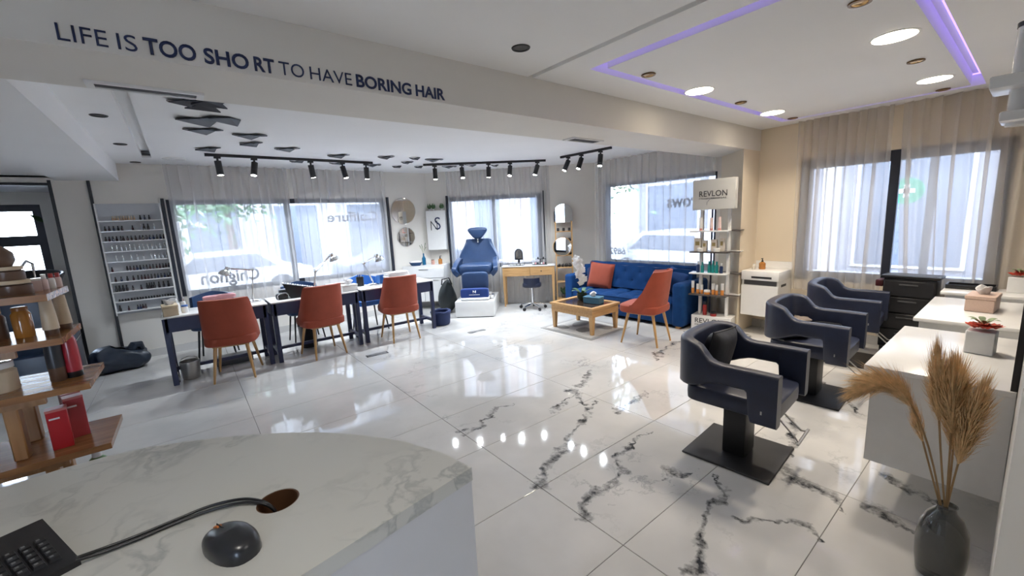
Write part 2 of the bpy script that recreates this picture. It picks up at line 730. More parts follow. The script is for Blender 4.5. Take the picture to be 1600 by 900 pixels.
M_FLOOR = marble_floor('polished_marble', VEINS, 1.487)
M_GROUT = mat('grout', (.17, .165, .155), .8)
M_WALL = mat('wall_paint', (.72, .69, .64), .75, vary=.02, scale=3, bump=.02, bscale=300)
M_WARMWALL = mat('warm_lit_wall_paint', (.70, .61, .48), .75, vary=.02, scale=3, bump=.02, bscale=300)  # off-white wall with the warm lamp light put into its colour
M_CEIL = mat('ceiling_paint', (.86, .86, .86), .8, vary=.015, scale=2)
M_BLACK = mat('black_metal', (.012, .012, .014), .45, vary=.2)
M_FRAME = mat('dark_window_frame', (.013, .017, .03), .4, vary=.15)
M_SHEER = sheer('sheer_white_curtain', (.85, .85, .86), .58)
M_SHEERW = sheer('sheer_beige_curtain', (.78, .75, .71), .44)
M_GLASS = glass('window_glass')
M_WHITE = mat('white_lacquer', (.78, .78, .77), .22, vary=.02, coat=.2)
M_WHITEM = mat('white_matt', (.74, .74, .73), .55, vary=.03)
M_NAVY = mat('navy_leatherette', (.014, .019, .042), .38, vary=.2, bump=.05, bscale=350)
M_NAVYM = mat('navy_painted_wood', (.018, .025, .075), .42, vary=.1)
M_BLUEL = mat('blue_leatherette', (.018, .045, .115), .38, vary=.1, bump=.04, bscale=350)
M_SOFA = mat('royal_blue_velvet', (.002, .038, .145), .8, vary=.18, scale=9, spec=.25, sheen=.02, bump=.06, bscale=260)
M_ORANGE = mat('rust_velvet', (.31, .056, .026), .75, vary=.12, scale=7, sheen=.08, bump=.05, bscale=320)
M_OAK = wood('light_oak', (.56, .34, .15), (.42, .23, .085), 0)
M_OAKZ = wood('light_oak_upright', (.58, .35, .15), (.45, .25, .09), 2)
M_SHELF = wood('oiled_wood', (.34, .16, .06), (.20, .085, .03), 0, .22)
M_SHELFZ = wood('oiled_wood_post', (.40, .21, .085), (.28, .13, .045), 2, .35)
M_CHROME = mat('chrome', (.75, .75, .76), .12, 1.0, vary=.05)
M_STEEL = mat('brushed_steel', (.52, .51, .49), .32, 1.0, vary=.12, stretch=(1, 1, 30))
M_MIRROR = mat('mirror_silver', (.86, .87, .87), .015, 1.0, vary=.01)
M_BLACKP = mat('black_plastic', (.010, .010, .012), .32, vary=.2)
M_TEXT = mat('navy_lettering', (.010, .022, .085), .45, vary=.05)
M_DARKTXT = mat('dark_grey_lettering', (.05, .05, .055), .5, vary=.05)
M_LED = lamp('downlight_glow', (1.0, .86, .66), 14.0)
M_SPOT = lamp('spot_glow', (1.0, .96, .90), 30.0)
M_VIOLET = lamp('violet_led', (.34, .22, 1.0), 1.8)
M_GREEN = mat('green_leaf', (.05, .12, .04), .5, vary=.35, scale=30)

# ------------------------------------------------------------------ floor
def inside(x, y):
    if y > YN+.01:
        return x < -1.1
    return x+y < KC+.35


fl = G().box(XW-.2, XR+.1, YW-.2, YN+.1, -.12, -.004).box(XW-.2, -1.0, YN+.1, 9.6, -.12, -.004).obj('floor', M_GROUT, smooth=False)
struct(fl)
full = G().rbox(-.5985, .5985, -.2985, .2985, -.02, 0, .0015, 1).mesh('tile', M_FLOOR, smooth=False)
cells = {}
for i in range(-4, 4):
    for j in range(-5, 15):
        x0, x1 = 1.487+1.2*i, 1.487+1.2*(i+1)
        y0, y1 = 1.11+.6*j, 1.11+.6*(j+1)
        a0, a1 = max(x0, XW), min(x1, XR)
        b0, b1 = max(y0, YW), min(y1, 9.4)
        if b0 > YN-.02:
            a1 = min(a1, -1.1)
        elif b1 > YN and a0 > -1.2:
            b1 = min(b1, YN)
        if a1-a0 < .02 or b1-b0 < .02 or not inside(a0, b0):
            continue
        w, h = round(a1-a0, 3), round(b1-b0, 3)
        if w > 1.19 and h > .59:
            me = full
        else:
            me = cells.get((w, h))
            if me is None:
                me = G().rbox(-w/2+.0015, w/2-.0015, -h/2+.0015, h/2-.0015, -.02, 0, .0015, 1).mesh('tile', M_FLOOR, smooth=False)
                cells[(w, h)] = me
        place('tile', me, fl, ((a0+a1)/2, (b0+b1)/2, 0))


# ------------------------------------------------------------------ walls
def holed(g, L, H, th, holes, M, z0=0, m=0):
    """a wall panel of length L along local X, thickness th along local Y, with rectangular openings"""
    xs = sorted(set([0, L]+[h[0] for h in holes]+[h[1] for h in holes]))
    for a, b in zip(xs, xs[1:]):
        hs = [h for h in holes if h[0] <= a+1e-6 and h[1] >= b-1e-6]
        if not hs:
            g.box(a, b, 0, th, z0, H, m, M)
        else:
            z = z0
            for h in sorted(hs, key=lambda q: q[2]):
                if h[2] > z+1e-4:
                    g.box(a, b, 0, th, z, h[2], m, M)
                z = h[3]
            if z < H-1e-4:
                g.box(a, b, 0, th, z, H, m, M)
    return g


TOPZ = 2.75
W1 = (-.08, 2.95, .75, 2.08)                    # nail window, X and Z
W2 = (.376, 2.169, .70, 2.06)                     # corner window, along the wall and Z
W3 = (2.86, 4.86, .75, 2.13)                    # sofa window, Y and Z
W4 = (.17, 1.86, .68, 2.13)                     # wide window, Y and Z
struct(holed(G(), XC+1.1, TOPZ, .2, [(W1[0]+1.1, W1[1]+1.1, W1[2], W1[3])], T(-1.1, YN, 0)).obj('wall_nail', M_WALL, smooth=False))
MC = frame((XC, YN, 0), (1, -1, 0), (1, 1, 0))     # corner wall: local X along, Y outward
struct(holed(G(), (XR-XC)/S2, TOPZ, .2, [W2], MC).obj('wall_corner', M_WALL, smooth=False))
struct(holed(G(), YC-YB0, TOPZ, .2, [(YC-W3[1], YC-W3[0], W3[2], W3[3])], frame((XR, YC, 0), (0, -1, 0), (1, 0, 0))).obj('wall_sofa', M_WALL, smooth=False))
struct(holed(G(), YB0-YM, TOPZ, .2, [(YB0-W4[1], YB0-W4[0], W4[2], W4[3])], frame((XR, YB0, 0), (0, -1, 0), (1, 0, 0))).obj('wall_wide', M_WARMWALL, smooth=False))
struct(G().box(1.75, XR+.2, YM-.14, YM, 0, TOPZ).obj('wall_mirror', M_WALL, smooth=False))
struct(G().box(1.75, 1.89, YW, YM-.14, 0, TOPZ).obj('wall_side', M_WALL, smooth=False))
struct(holed(G(), 1.89-XW+.2, TOPZ, .2, [(1.2, 1.95, .15, 2.2)], T(XW-.2, YW, 0) @ Matrix.Diagonal((1, -1, 1, 1))).obj('wall_back', M_WALL, smooth=False))
struct(G().box(XW-.2, XW, YW, 9.6, 0, TOPZ).obj('wall_left', M_WALL, smooth=False))
struct(holed(G(), XW*-1-1.1, TOPZ, .2, [(.25, 1.42, .85, 2.16)], T(XW, 9.4, 0)).obj('wall_alcove', M_WALL, smooth=False))
struct(G().box(-1.1, -1.0, YN+.2, 9.6, 0, TOPZ).obj('wall_alcove_side', M_WALL, smooth=False))
struct(G().box(XW, -1.1, YN, YN+.2, 2.27, TOPZ).obj('wall_lintel', M_WALL, smooth=False))
struct(G().prism([(5.52, YB0+.002), (XR, YB0+.002), (XR, 2.80), (5.985, 2.80)], 0, ZS).obj('pillar', M_WARMWALL, smooth=False))
# black profiles on either side of the plain panel, and over the alcove opening
struct(G().box(-1.125, -1.095, YN-.012, YN+.01, 0, ZS).obj('trim_1', M_BLACK, smooth=False))
struct(G().box(-.795, -.765, YN-.02, YN-.001, 0, ZS).obj('trim_2', M_BLACK, smooth=False))
struct(G().box(XW, -1.125, YN-.012, YN+.01, 2.25, 2.28).obj('trim_3', M_BLACK, smooth=False))
# marble skirting
struct(G().box(-.765, XC-.01, YN-.015, YN, 0, .10).obj('baseboard_nail', M_FLOOR, smooth=False))
struct(G().box(0.02, 3.11, -.015, 0, 0, .10, 0, MC).obj('baseboard_corner', M_FLOOR, smooth=False))
struct(G().box(XR-.015, XR, YM, YB0, 0, .10).obj('baseboard_wide', M_FLOOR, smooth=False))
struct(G().box(XR-.015, XR, 2.82, YC-.02, 0, .10).obj('baseboard_sofa', M_FLOOR, smooth=False))

# ------------------------------------------------------------------ beam and ceilings
struct(G().box(XW, XR, YB0, YB1, ZS, TOPZ).obj('beam', M_WALL, smooth=False))
ox0, ox1, oy0, oy1, sw = 2.32, 5.71, .40, 1.99, .085      # light slot, outer edge and width
g = G()
gx = 2.075                                                # shadow gap
g.box(XW, gx-.024, YW, YB0, ZC, TOPZ).box(gx-.024, gx+.024, YW, YB0, ZC+.03, TOPZ)
g.box(gx+.024, ox0, YW, YB0, ZC, TOPZ).box(ox1, XR, YW, YB0, ZC, TOPZ)
g.box(ox0, ox1, YW, oy0, ZC, TOPZ).box(ox0, ox1, oy1, YB0, ZC, TOPZ)
struct(g.obj('ceiling_main', M_CEIL, smooth=False))
g = G().box(ox0+sw, ox1-sw, oy0+sw, oy1-sw, ZC-.003, ZC+.10)
struct(g.obj('ceiling_light_panel', M_CEIL, smooth=False))
struct(G().box(ox0-.05, ox1+.05, oy0-.05, oy1+.05, ZC+.10, ZC+.13).obj('ceiling_slot_top', M_CEIL, smooth=False))
g = G()
g.prism([(-.13, YB1), (XR, YB1), (XR, YC), (XC, YN), (-.13, YN)], ZN, TOPZ)
g.box(-.5, -.215, YB1, YN, ZN, TOPZ).box(-.215, -.13, 6.68, YN, ZN, TOPZ).box(-.215, -.13, YB1, 6.68, ZN+.07, TOPZ)
struct(g.obj('ceiling_nail', M_CEIL, smooth=False))
struct(G().box(-.212, -.133, 6.60, 6.68, ZN+.02, ZN+.03).obj('trim_4', M_DARKTXT, smooth=False))
g = G().box(-1.06, -.5, YB1, YN, ZS, TOPZ).box(XW, -1.06, YB1, YN, ZS+.05, TOPZ).box(XW, -1.0, YN, 9.6, 2.34, TOPZ)
struct(g.obj('ceiling_left', M_CEIL, smooth=False))
struct(G().box(XW-.2, XR+.2, YW-.2, YB1, TOPZ, TOPZ+.15).prism([(XW-.2, YB1), (XR+.2, YB1), (XR+.2, YC+.05), (XC+.05, YN+.2), (-1.0, YN+.2), (-1.0, 9.6), (XW-.2, 9.6)], TOPZ, TOPZ+.15).obj('roof', M_WALL, smooth=False))

# violet light strip in the slot
v = thing('led_strip', 'violet light strip glowing in the ceiling slot around the downlight panel', 'led strip', (0, 0, ZC))
for a in ((ox0+.03, ox1-.03, oy1-.045, oy1-.035), (ox0+.03, ox1-.03, oy0+.035, oy0+.045), (ox0+.035, ox0+.045, oy0+.045, oy1-.045), (ox1-.045, ox1-.035, oy0+.045, oy1-.045)):
    G().box(a[0], a[1], a[2], a[3], .088, .098).obj('strip', M_VIOLET, v, smooth=False)


# ------------------------------------------------------------------ windows
def window(name, L, z0, z1, M, mull, depth=.06, panes=True, fr=.055, rails=()):
    """frame, mullions and panes in an opening; local X along, Y outward"""
    w = bpy.data.objects.new(name, None)
    COL.objects.link(w)
    struct(w)
    y0, y1 = .06, .06+depth
    G().box(0, L, y0, y1, z0, z0+fr, 0, M).obj('frame_bottom', M_FRAME, w, smooth=False)
    G().box(0, L, y0, y1, z1-fr, z1, 0, M).obj('frame_top', M_FRAME, w, smooth=False)
    G().box(0, fr, y0, y1, z0+fr, z1-fr, 0, M).obj('frame_side', M_FRAME, w, smooth=False)
    G().box(L-fr, L, y0, y1, z0+fr, z1-fr, 0, M).obj('frame_side', M_FRAME, w, smooth=False)
    xs = [fr]
    for a, b in mull:
        G().box(a, b, y0, y1, z0+fr, z1-fr, 0, M).obj('mullion', M_FRAME, w, smooth=False)
        xs += [a, b]
    xs += [L-fr]
    for a, b in zip(xs[::2], xs[1::2]):
        for r0, r1 in rails:
            G().box(a, b, y0, y1, r0, r1, 0, M).obj('rail', M_FRAME, w, smooth=False)
        G().box(a, b, y0+depth*.5-.003, y0+depth*.5+.003, z0+fr, z1-fr, 0, M).obj('pane', M_GLASS, w, smooth=False)
    return w


w1 = window('window_1', W1[1]-W1[0], W1[2], W1[3], T(W1[0], YN, 0), [(1.42, 1.50)], fr=.07)
w2 = window('window_2', W2[1]-W2[0], W2[2], W2[3], MC @ T(W2[0], 0, 0), [(.86, .92)], fr=.08)
w3 = window('window_3', W3[1]-W3[0], W3[2], W3[3], frame((XR, W3[1], 0), (0, -1, 0), (1, 0, 0)), [])
w4 = window('window_4', W4[1]-W4[0], W4[2], W4[3], frame((XR, W4[1], 0), (0, -1, 0), (1, 0, 0)), [(W4[1]-1.045, W4[1]-.965)], fr=.11)
w6 = window('window_6', .75, .15, 2.2, T(XW+1.0, YW, 0) @ Matrix.Diagonal((1, -1, 1, 1)), [], fr=.09, rails=((1.1, 1.22),))
w5 = window('window_5', 1.17, .85, 2.16, T(XW+.25, 9.4, 0), [], fr=.10, rails=((1.55, 1.70),))
# window linings that stand proud of the nail and corner walls: thin dark uprights
for nm, par, x0, M in (('lining', w1, W1[0]-.05, T(0, YN, 0)), ('lining', w1, W1[1]+.015, T(0, YN, 0)), ('lining', w2, W2[0]+.0, MC), ('lining', w2, W2[1]+.02, MC)):
    G().box(x0, x0+.035, -.05, -.001, .70, 2.09, 0, M).obj(nm, M_FRAME, par, smooth=False)
# lettering stuck on the outside of the panes, read back to front from indoors
M_GLTXT = mat('grey_film_lettering', (.03, .04, .07), .6, vary=.05)
txt('lettering', 'Chignon', .735, frame((.15, YN+.10, .885), (1, 0, 0), (0, 0, 1)), M_GLTXT, w1, cap=.18, bold=.03, mirror=True)
txt('lettering', 'Coiffure', .86, frame((1.97, YN+.10, 1.70), (1, 0, 0), (0, 0, 1)), M_GLTXT, w1, cap=.16, bold=.02, mirror=True)
txt('lettering', 'Brows', .62, frame((XR+.10, 3.69, 1.665), (0, -1, 0), (0, 0, 1)), M_GLTXT, w3, cap=.19, bold=.025, mirror=True)
txt('lettering', '6892', .34, frame((XR+.10, 4.82, .89), (0, -1, 0), (0, 0, 1)), M_GLTXT, w3, cap=.12, bold=.02, mirror=True)


# ------------------------------------------------------------------ curtains
def curtain(label, L, M, z0, z1, n, seed, mtl, amp=.035, lean=None, group=None, spread=1.0):
    """pleated sheer cloth hanging from a rail; lean(u, v) shifts the cloth sideways"""
    q = random.Random(seed)
    ph = [q.uniform(0, 6.28) for _ in range(4)]
    fold = [q.choice((.05, .16, .26, .34, .40)) for _ in range(n+2)]
    wob = [q.uniform(.6, 1.4) for _ in range(n+2)]

    def fn(u, v):
        k = u*n
        i = int(k)
        a = amp*(wob[i]*(1-(k-i))+wob[min(i+1, n+1)]*(k-i))
        f = .55+.45*v
        y = a*f*math.sin(2*PI*k+ph[0]+.5*math.sin(3*u+ph[1]))+.012*math.sin(9*u+4*v+ph[2])*(1-v)
        x = u*L+.02*math.sin(2*PI*k*.5+ph[3])*(1-v)+fold[i]*math.sin(2*PI*(k-i))*(L/n)*(.8+.2*v)
        if lean:
            x += lean(u, v)
        return (x, y, z0+(z1-z0)*v)
    o = G().sheet(fn, n*16, 12, 0, 0, M).obj('curtain', mtl, ang=180)
    tag(o, label, 'curtain', group)
    return o


GC = 'sheer curtains at the windows'
curtain('sheer white curtain over the half of the nail window nearest the polish rack', 1.46, T(-.05, YN-.10, 0), .52, ZN-.005, 13, 1, M_SHEER, .03, group=GC)
curtain('sheer white curtain over the half of the nail window nearest the round mirrors', 1.46, T(1.46, YN-.10, 0), .52, ZN-.005, 13, 2, M_SHEER, .03, group=GC)
curtain('long sheer white curtain hanging behind the blue pedicure chair', 0.95, MC @ T(.40, -.035, 0), .02, ZN-.005, 12, 3, M_SHEER, .018, group=GC)
curtain('long sheer white curtain hanging behind the small oak table', .98, MC @ T(1.35, -.065, 0), .02, ZN-.005, 10, 4, M_SHEER, .02, group=GC)
curtain('wide sheer white curtain hanging behind the blue sofa', 2.15, frame((XR-.055, 5.0, 0), (0, -1, 0), (1, 0, 0)), .02, ZN-.005, 17, 5, M_SHEER, .028, group=GC)
curtain('straight sheer beige curtain beside the floating vanity', .84, frame((XR-.10, 1.865, 0), (0, -1, 0), (1, 0, 0)), .58, ZC-.005, 10, 6, M_SHEERW, .035, group=GC)
curtain('sheer beige curtain swept aside behind the black trolley', 1.0, frame((XR-.10, .96, 0), (0, -1, 0), (1, 0, 0)), .60, ZC-.005, 9, 7, M_SHEERW, .035, lean=lambda u, v: -.02*0+.16*(1-v)**1.4*(1-u)*-.0+.10*(1-v)**1.5*(1-u), group=GC)


# ------------------------------------------------------------------ outside the windows
M_PAVE = mat('pale_paving', (.30, .29, .28), .9, scale=2)
M_ROAD = mat('road', (.09, .09, .10), .9, scale=2)
M_FAC = mat('pale_facade', (.30, .27, .25), .85, vary=.06, scale=1.5)
M_FAC2 = mat('grey_facade', (.20, .19, .195), .85, vary=.06, scale=1.5)
M_FAC3 = mat('rosy_facade', (.36, .29, .27), .85, vary=.06, scale=1.5)
M_BAND = mat('white_band', (.42, .40, .38), .8)
M_SHUT = mat('dark_shopfront', (.09, .10, .12), .4)
struct(G().box(-14, 22, -10, 26, -.32, -.14).obj('ground_paving', M_PAVE, smooth=False))
struct(G().box(-14, 22, 11.5, 16.5, -.14, -.135).box(9.2, 12.8, -10, 11.5, -.14, -.135).obj('road', M_ROAD, smooth=False))


def facade(name, label, M, L, H, bays, mt1, rows):
    b = thing(name, label, 'building')
    G().box(0, L, 0, 3, -.14, H, 0, M).obj('wall', mt1, b, smooth=False)
    G().box(-.1, L+.1, -.25, 0, 2.95, 3.35, 0, M).obj('cornice', M_BAND, b, smooth=False)
    w = L/bays
    for i in range(bays):
        G().box(i*w-.18, i*w+.18, -.14, 0, -.14, H, 0, M).obj('pilaster', M_BAND, b, smooth=False)
        for z0, z1 in rows:
            s = G().box(i*w+.5, (i+1)*w-.5, -.06, 0, z0, z1, 0, M).obj('window', M_BAND, b, smooth=False)
            G().box(i*w+.58, (i+1)*w-.58, -.08, -.06, z0+.08, z1-.08, 0, M).obj('glazing', M_SHUT, s, smooth=False)
    return b


facade('street_building', 'pale building across the street behind the nail window', T(-3, 18, 0), 16, 9, 6, M_FAC, ((0, 2.6), (4.0, 5.6), (6.6, 8.0)))
facade('side_building', 'grey building with a white cornice band beyond the wide window', frame((13.4, 9.4, 0), (0, -1, 0), (1, 0, 0)), 18, 8, 6, M_FAC2, ((0, 2.6), (3.9, 5.4), (6.3, 7.6)))

facade('corner_building', 'pale building beyond the slanting corner window', frame((7.2, 15.6, 0), (1, -1, 0), (1, 1, 0)), 6.4, 9, 3, M_FAC3, ((0, 2.6), (4.0, 5.6), (6.6, 8.0)))


def tree(label, loc, h, r, seed):
    q = random.Random(seed)
    t = thing('street_tree', label, 'tree', loc, 0, 'trees in the street')
    G().tube([(0, 0, 0), (.05, .02, h*.3), (0, .05, h*.6)], [.16, .12, .06], 8).obj('trunk', M_TRUNK, t)
    vs, fs = [], []
    for k in range(1500):
        a, b, c = q.gauss(0, .42), q.gauss(0, .42), q.gauss(0, .34)
        p = Vector((a*r, b*r, h*.68+c*r))
        d1 = Vector((q.uniform(-1, 1), q.uniform(-1, 1), q.uniform(-1, 1))).normalized()*.11
        d2 = d1.orthogonal().normalized()*.05
        i = len(vs)
        vs += [p-d1, p+d2, p+d1, p-d2]
        fs.append((i, i+1, i+2, i+3))
    o = G().add(vs, fs).obj('foliage', M_GREEN, t, smooth=False)
    o['kind'] = 'stuff'


M_TRUNK = mat('bark', (.10, .07, .05), .9)
tree('leafy street tree on the pavement outside the polish-rack end of the nail window', (-.3, 10.6, -.14), 4.2, 1.5, 3)
tree('smaller street tree beyond the middle of the nail window', (1.2, 15.2, -.14), 4.6, 1.3, 4)
tree('street tree standing beyond the sofa window', (8.3, 6.9, -.14), 4.4, 1.1, 5)
M_CAR1 = mat('silver_car_paint', (.5, .51, .52), .25, .4, coat=.5)
M_CAR2 = mat('dark_car_paint', (.05, .06, .08), .25, .2, coat=.5)


def car(label, M, mt1):
    c = thing('parked_car', label, 'car', (0, 0, 0), 0, 'cars parked outside')
    side = [(0, .25), (.1, .62), (.9, .78), (1.5, 1.25), (2.9, 1.28), (3.6, .85), (4.1, .75), (4.2, .3)]
    g = G()
    g.prism([(x, z) for x, z in side][::-1], -1.6, 0, 0, M @ RX(PI/2))
    g.obj('body', mt1, c, ang=30)
    for y0, y1 in ((-.02, .0), (1.6, 1.62)):
        G().prism([(1.2, .82), (3.3, .85), (2.85, 1.2), (1.58, 1.18)], -y1, -y0, 0, M @ RX(PI/2)).obj('side_window', M_SHUT, c, smooth=False)
    for x in (.8, 3.35):
        for y in (.02, 1.58):
            G().cyl((x, y-.1, .31), (x, y+.1, .31), .31, n=18, M=M).obj('wheel', M_BLACKP, c)


car('silver car parked across the street outside the nail window', T(-1.4, 12.2, -.14), M_CAR1)
car('dark car parked across the street outside the nail window', T(3.6, 12.3, -.14), M_CAR2)
car('silver car parked outside the sofa window', frame((10.6, 3.2, -.14), (0, 1, 0), (-1, 0, 0)), M_CAR1)
s = thing('round_sign', 'round green sign hanging outside the wide window', 'sign', (7.6, 1.12, 1.72))
G().cyl((-.02, 0, 0), (.02, 0, 0), .17, n=28).obj('disc', mat('green_sign', (.05, .22, .14), .4), s)
G().box(-.022, -.02, -.03, .03, -.085, .085).box(-.022, -.02, -.085, .085, -.03, .03).obj('emblem', M_BAND, s, smooth=False)
G().box(-.015, .015, -.015, .015, .17, .95).obj('hanger', M_BLACK, s, smooth=False)
G().box(-.02, 2.0, -.02, .02, .93, .97).obj('bracket', M_BLACK, s, smooth=False)
G().box(1.98, 2.06, -.05, .05, -1.86, 1.0).obj('post', M_BLACK, s, smooth=False)

# ------------------------------------------------------------------ ceiling fittings
def area_lamp(parent, loc, power, size, color, spread=125, rot=(0, 0, 0)):
    d = bpy.data.lights.new('lamp_light', 'AREA')
    d.shape = 'DISK'
    d.size = size
    d.energy = power
    d.color = color
    d.spread = R(spread)
    o = bpy.data.objects.new('lamp_light', d)
    COL.objects.link(o)
    o.parent = parent
    o.location = loc
    o.rotation_euler = rot
    return o


names = {(0, 0): 'by the mirror wall, first of the row', (1, 0): 'by the mirror wall, close to the wide window',
         (0, 1): 'near the beam, first of the row', (1, 1): 'near the beam, close to the wide window'}
for ix, x in enumerate((3.51, 5.03)):
    for iy, y in enumerate((.645, 1.845)):
        t = thing('led_downlight', 'large round lit ceiling light ' + names[(ix, iy)], 'ceiling light', (x, y, ZC-.003), 0, 'large round ceiling lights')
        G().lathe([(.112, -.004), (.118, -.001), (.118, .0)], 36).obj('rim', M_WHITEM, t)
        G().cyl((0, 0, -.007), (0, 0, -.004), .104, n=36).obj('diffuser', M_LED, t)
        area_lamp(t, (0, 0, -.012), LED_W, .2, (1.0, .88, .72))
M_BRONZE = mat('bronze', (.16, .09, .035), .3, .9)
M_GOLDL = mat('gold_reflector', (.55, .36, .16), .25, 1.0)
names = {0: 'nearest the shadow gap', 1: 'in the middle', 2: 'by the wide window'}
for ix, x in enumerate((2.765, 4.245, 5.73)):
    for iy, y in enumerate((.65, 1.83)):
        if x > 5.6:
            x = 5.56
        t = thing('spot_downlight', 'small bronze ceiling spot ' + names[ix] + (', row by the mirror wall' if iy == 0 else ', row by the beam'), 'ceiling light', (x, y, ZC-.003), 0, 'small bronze ceiling spots')
        G().lathe([(.036, -.003), (.036, -.010), (.048, -.010), (.050, -.003)], 24).obj('ring', M_BRONZE, t)
        G().lathe([(.0, -.0045), (.036, -.0045), (.034, -.009), (.030, -.006), (.0, -.006)], 20).obj('reflector', M_GOLDL, t)
spots = [(-.352, 4.54, ZN, 'dark round ceiling spot furthest from the curtains beside the ceiling groove'), (-.334, 5.81, ZN, 'dark round ceiling spot halfway along the ceiling groove'),
         (-.301, 7.12, ZN, 'dark round ceiling spot at the curtain end of the ceiling groove'), (1.69, 1.96, ZC, 'black round ceiling spot in the plain ceiling in front of the beam')]
for x, y, z, lb in spots:
    t = thing('recessed_spot', lb, 'ceiling light', (x, y, z), 0, 'dark recessed ceiling spots')
    G().lathe([(.040, -.001), (.040, -.006), (.052, -.006), (.055, -.001)], 24).obj('ring', M_BLACK, t)
    G().cyl((0, 0, -.003), (0, 0, -.001), .04, n=24).obj('lens', M_BLACKP, t)
for x, y, lb in ((-.15, .35, 'added unseen fill spot in the plain ceiling over the reception desk'), (1.0, -.55, 'added unseen fill spot in the plain ceiling behind the reception desk')):
    t = thing('recessed_spot', lb, 'ceiling light', (x, y, ZC), 0, 'added ceiling fill spots')
    G().lathe([(.040, -.001), (.040, -.006), (.052, -.006), (.055, -.001)], 24).obj('ring', M_BLACK, t)  # out-of-view spots added to brighten the reception desk
    G().cyl((0, 0, -.003), (0, 0, -.001), .038, n=24).obj('lens', M_SPOT, t)
    area_lamp(t, (0, 0, -.008), DESK_FILL_W, .08, (1.0, .95, .88), 130)
t = thing('ceiling_speaker', 'flat round white speaker in the ceiling above the nail window', 'speaker', (.08, 6.72, ZN))
G().lathe([(.12, -.0005), (.118, -.006), (.105, -.008)], 28).obj('rim', M_WHITEM, t)
G().cyl((0, 0, -.007), (0, 0, -.004), .1, n=28).obj('grille', mat('speaker_grille', (.5, .52, .54), .7), t)


def vent(label, cx, cy, L, w):
    t = thing('air_vent', label, 'vent', (cx, cy, ZS), 0, 'air vents under the beam')
    G().box(-L/2, L/2, -w/2, -w/2+.018, -.012, 0).box(-L/2, L/2, w/2-.018, w/2, -.012, 0).box(-L/2, -L/2+.03, -w/2+.018, w/2-.018, -.012, 0).box(L/2-.03, L/2, -w/2+.018, w/2-.018, -.012, 0).obj('frame', M_WHITEM, t, smooth=False)
    G().box(-L/2+.03, L/2-.03, -w/2+.018, w/2-.018, -.003, -.001).obj('duct', mat('vent_dark', (.10, .10, .10), .6), t, smooth=False)
    for k in range(3):
        y = -w/2+.018+(w-.036)*(k+1)/4
        G().box(-L/2+.03, L/2-.03, y-.006, y+.006, -.009, -.006).obj('slat', M_DARKTXT, t, smooth=False)


vent('long white air vent under the beam above the nail tables', -.02, 2.78, .44, .105)
vent('short white air vent under the beam towards the sofa', 3.13, 2.77, .42, .14)


def spotlight(p, aim, lit, label):
    t = thing('track_spotlight', label, 'spotlight', p, 0, 'black spotlights on the ceiling tracks')
    G().box(-.035, .035, -.014, .014, -.022, 0).cyl((0, 0, -.022), (0, 0, -.06), .012, n=10).obj('adapter', M_BLACK, t, smooth=False)
    d = Vector(aim).normalized()
    top = Vector((0, 0, -.06))
    end = top+d*.155
    b = G().cyl(top-d*.01, end, .036, n=20).obj('can', M_BLACK, t)
    e = G().cyl(end, end+d*.002, .028, n=20).obj('lens', M_SPOT if lit else M_DARKTXT, b)
    if lit:
        sp = bpy.data.lights.new('spot_light', 'SPOT')
        sp.energy = SPOT_W
        sp.spot_size = R(150)
        sp.spot_blend = .9
        sp.shadow_soft_size = .03
        sp.color = (.86, .93, 1.0)
        o = bpy.data.objects.new('spot_light', sp)
        COL.objects.link(o)
        o.parent = t
        o.location = end+d*.01
        o.rotation_euler = d.to_track_quat('-Z', 'Y').to_euler()


def track(label, p0, p1):
    a, b = Vector((*p0, ZN)), Vector((*p1, ZN))
    d = (b-a)
    L = d.length
    t = thing('light_track', label, 'light track', a[:], math.atan2(d.y, d.x), 'black ceiling light tracks')
    G().box(0, L, -.017, .017, -.032, 0).obj('bar', M_BLACK, t, smooth=False)
    G().box(-.02, .03, -.02, .02, -.034, -.001).obj('end_cap', M_BLACKP, t, smooth=False)
    return a-Vector((0, 0, .032)), b-Vector((0, 0, .032))


a, b = track('black light track with five spots above the nail tables', (.38, 6.15), (2.37, 6.20))
for k, (u, aim, lit) in enumerate(((.05, (.05, -.05, -1), 1), (.24, (-.2, -.2, -1), 1), (.57, (.12, .1, -1), 1), (.78, (.18, -.15, -1), 1), (.95, (.02, .1, -1), 1))):
    spotlight(a.lerp(b, u)[:], aim, lit, ('first', 'second', 'third', 'fourth', 'fifth')[k]+' black spotlight from the polish rack on the track above the nail tables')
a, b = track('black light track with five spots in front of the slanting corner', (3.19, 6.15), (4.82, 5.09))
for k, (u, aim, lit) in enumerate(((.08, (-.05, -.1, -1), 1), (.30, (-.1, -.25, -1), 1), (.52, (.02, .1, -1), 1), (.70, (-.3, -.2, -1), 1), (.93, (-.35, .1, -1), 1))):
    spotlight(a.lerp(b, u)[:], aim, lit, ('first', 'second', 'third', 'fourth', 'fifth')[k]+' black spotlight from the nail window on the track facing the pedicure chair')
a, b = track('short black light track with three spots beside the sofa curtain', (4.82, 4.72), (4.86, 3.80))
for k, (u, aim, lit) in enumerate(((.14, (-.45, .2, -1), 1), (.42, (-.4, .1, -1), 1), (.80, (-.25, -.1, -1), 1))):
    spotlight(a.lerp(b, u)[:], aim, lit, ('first', 'second', 'third')[k]+' black spotlight from the slanting corner on the short track beside the sofa')

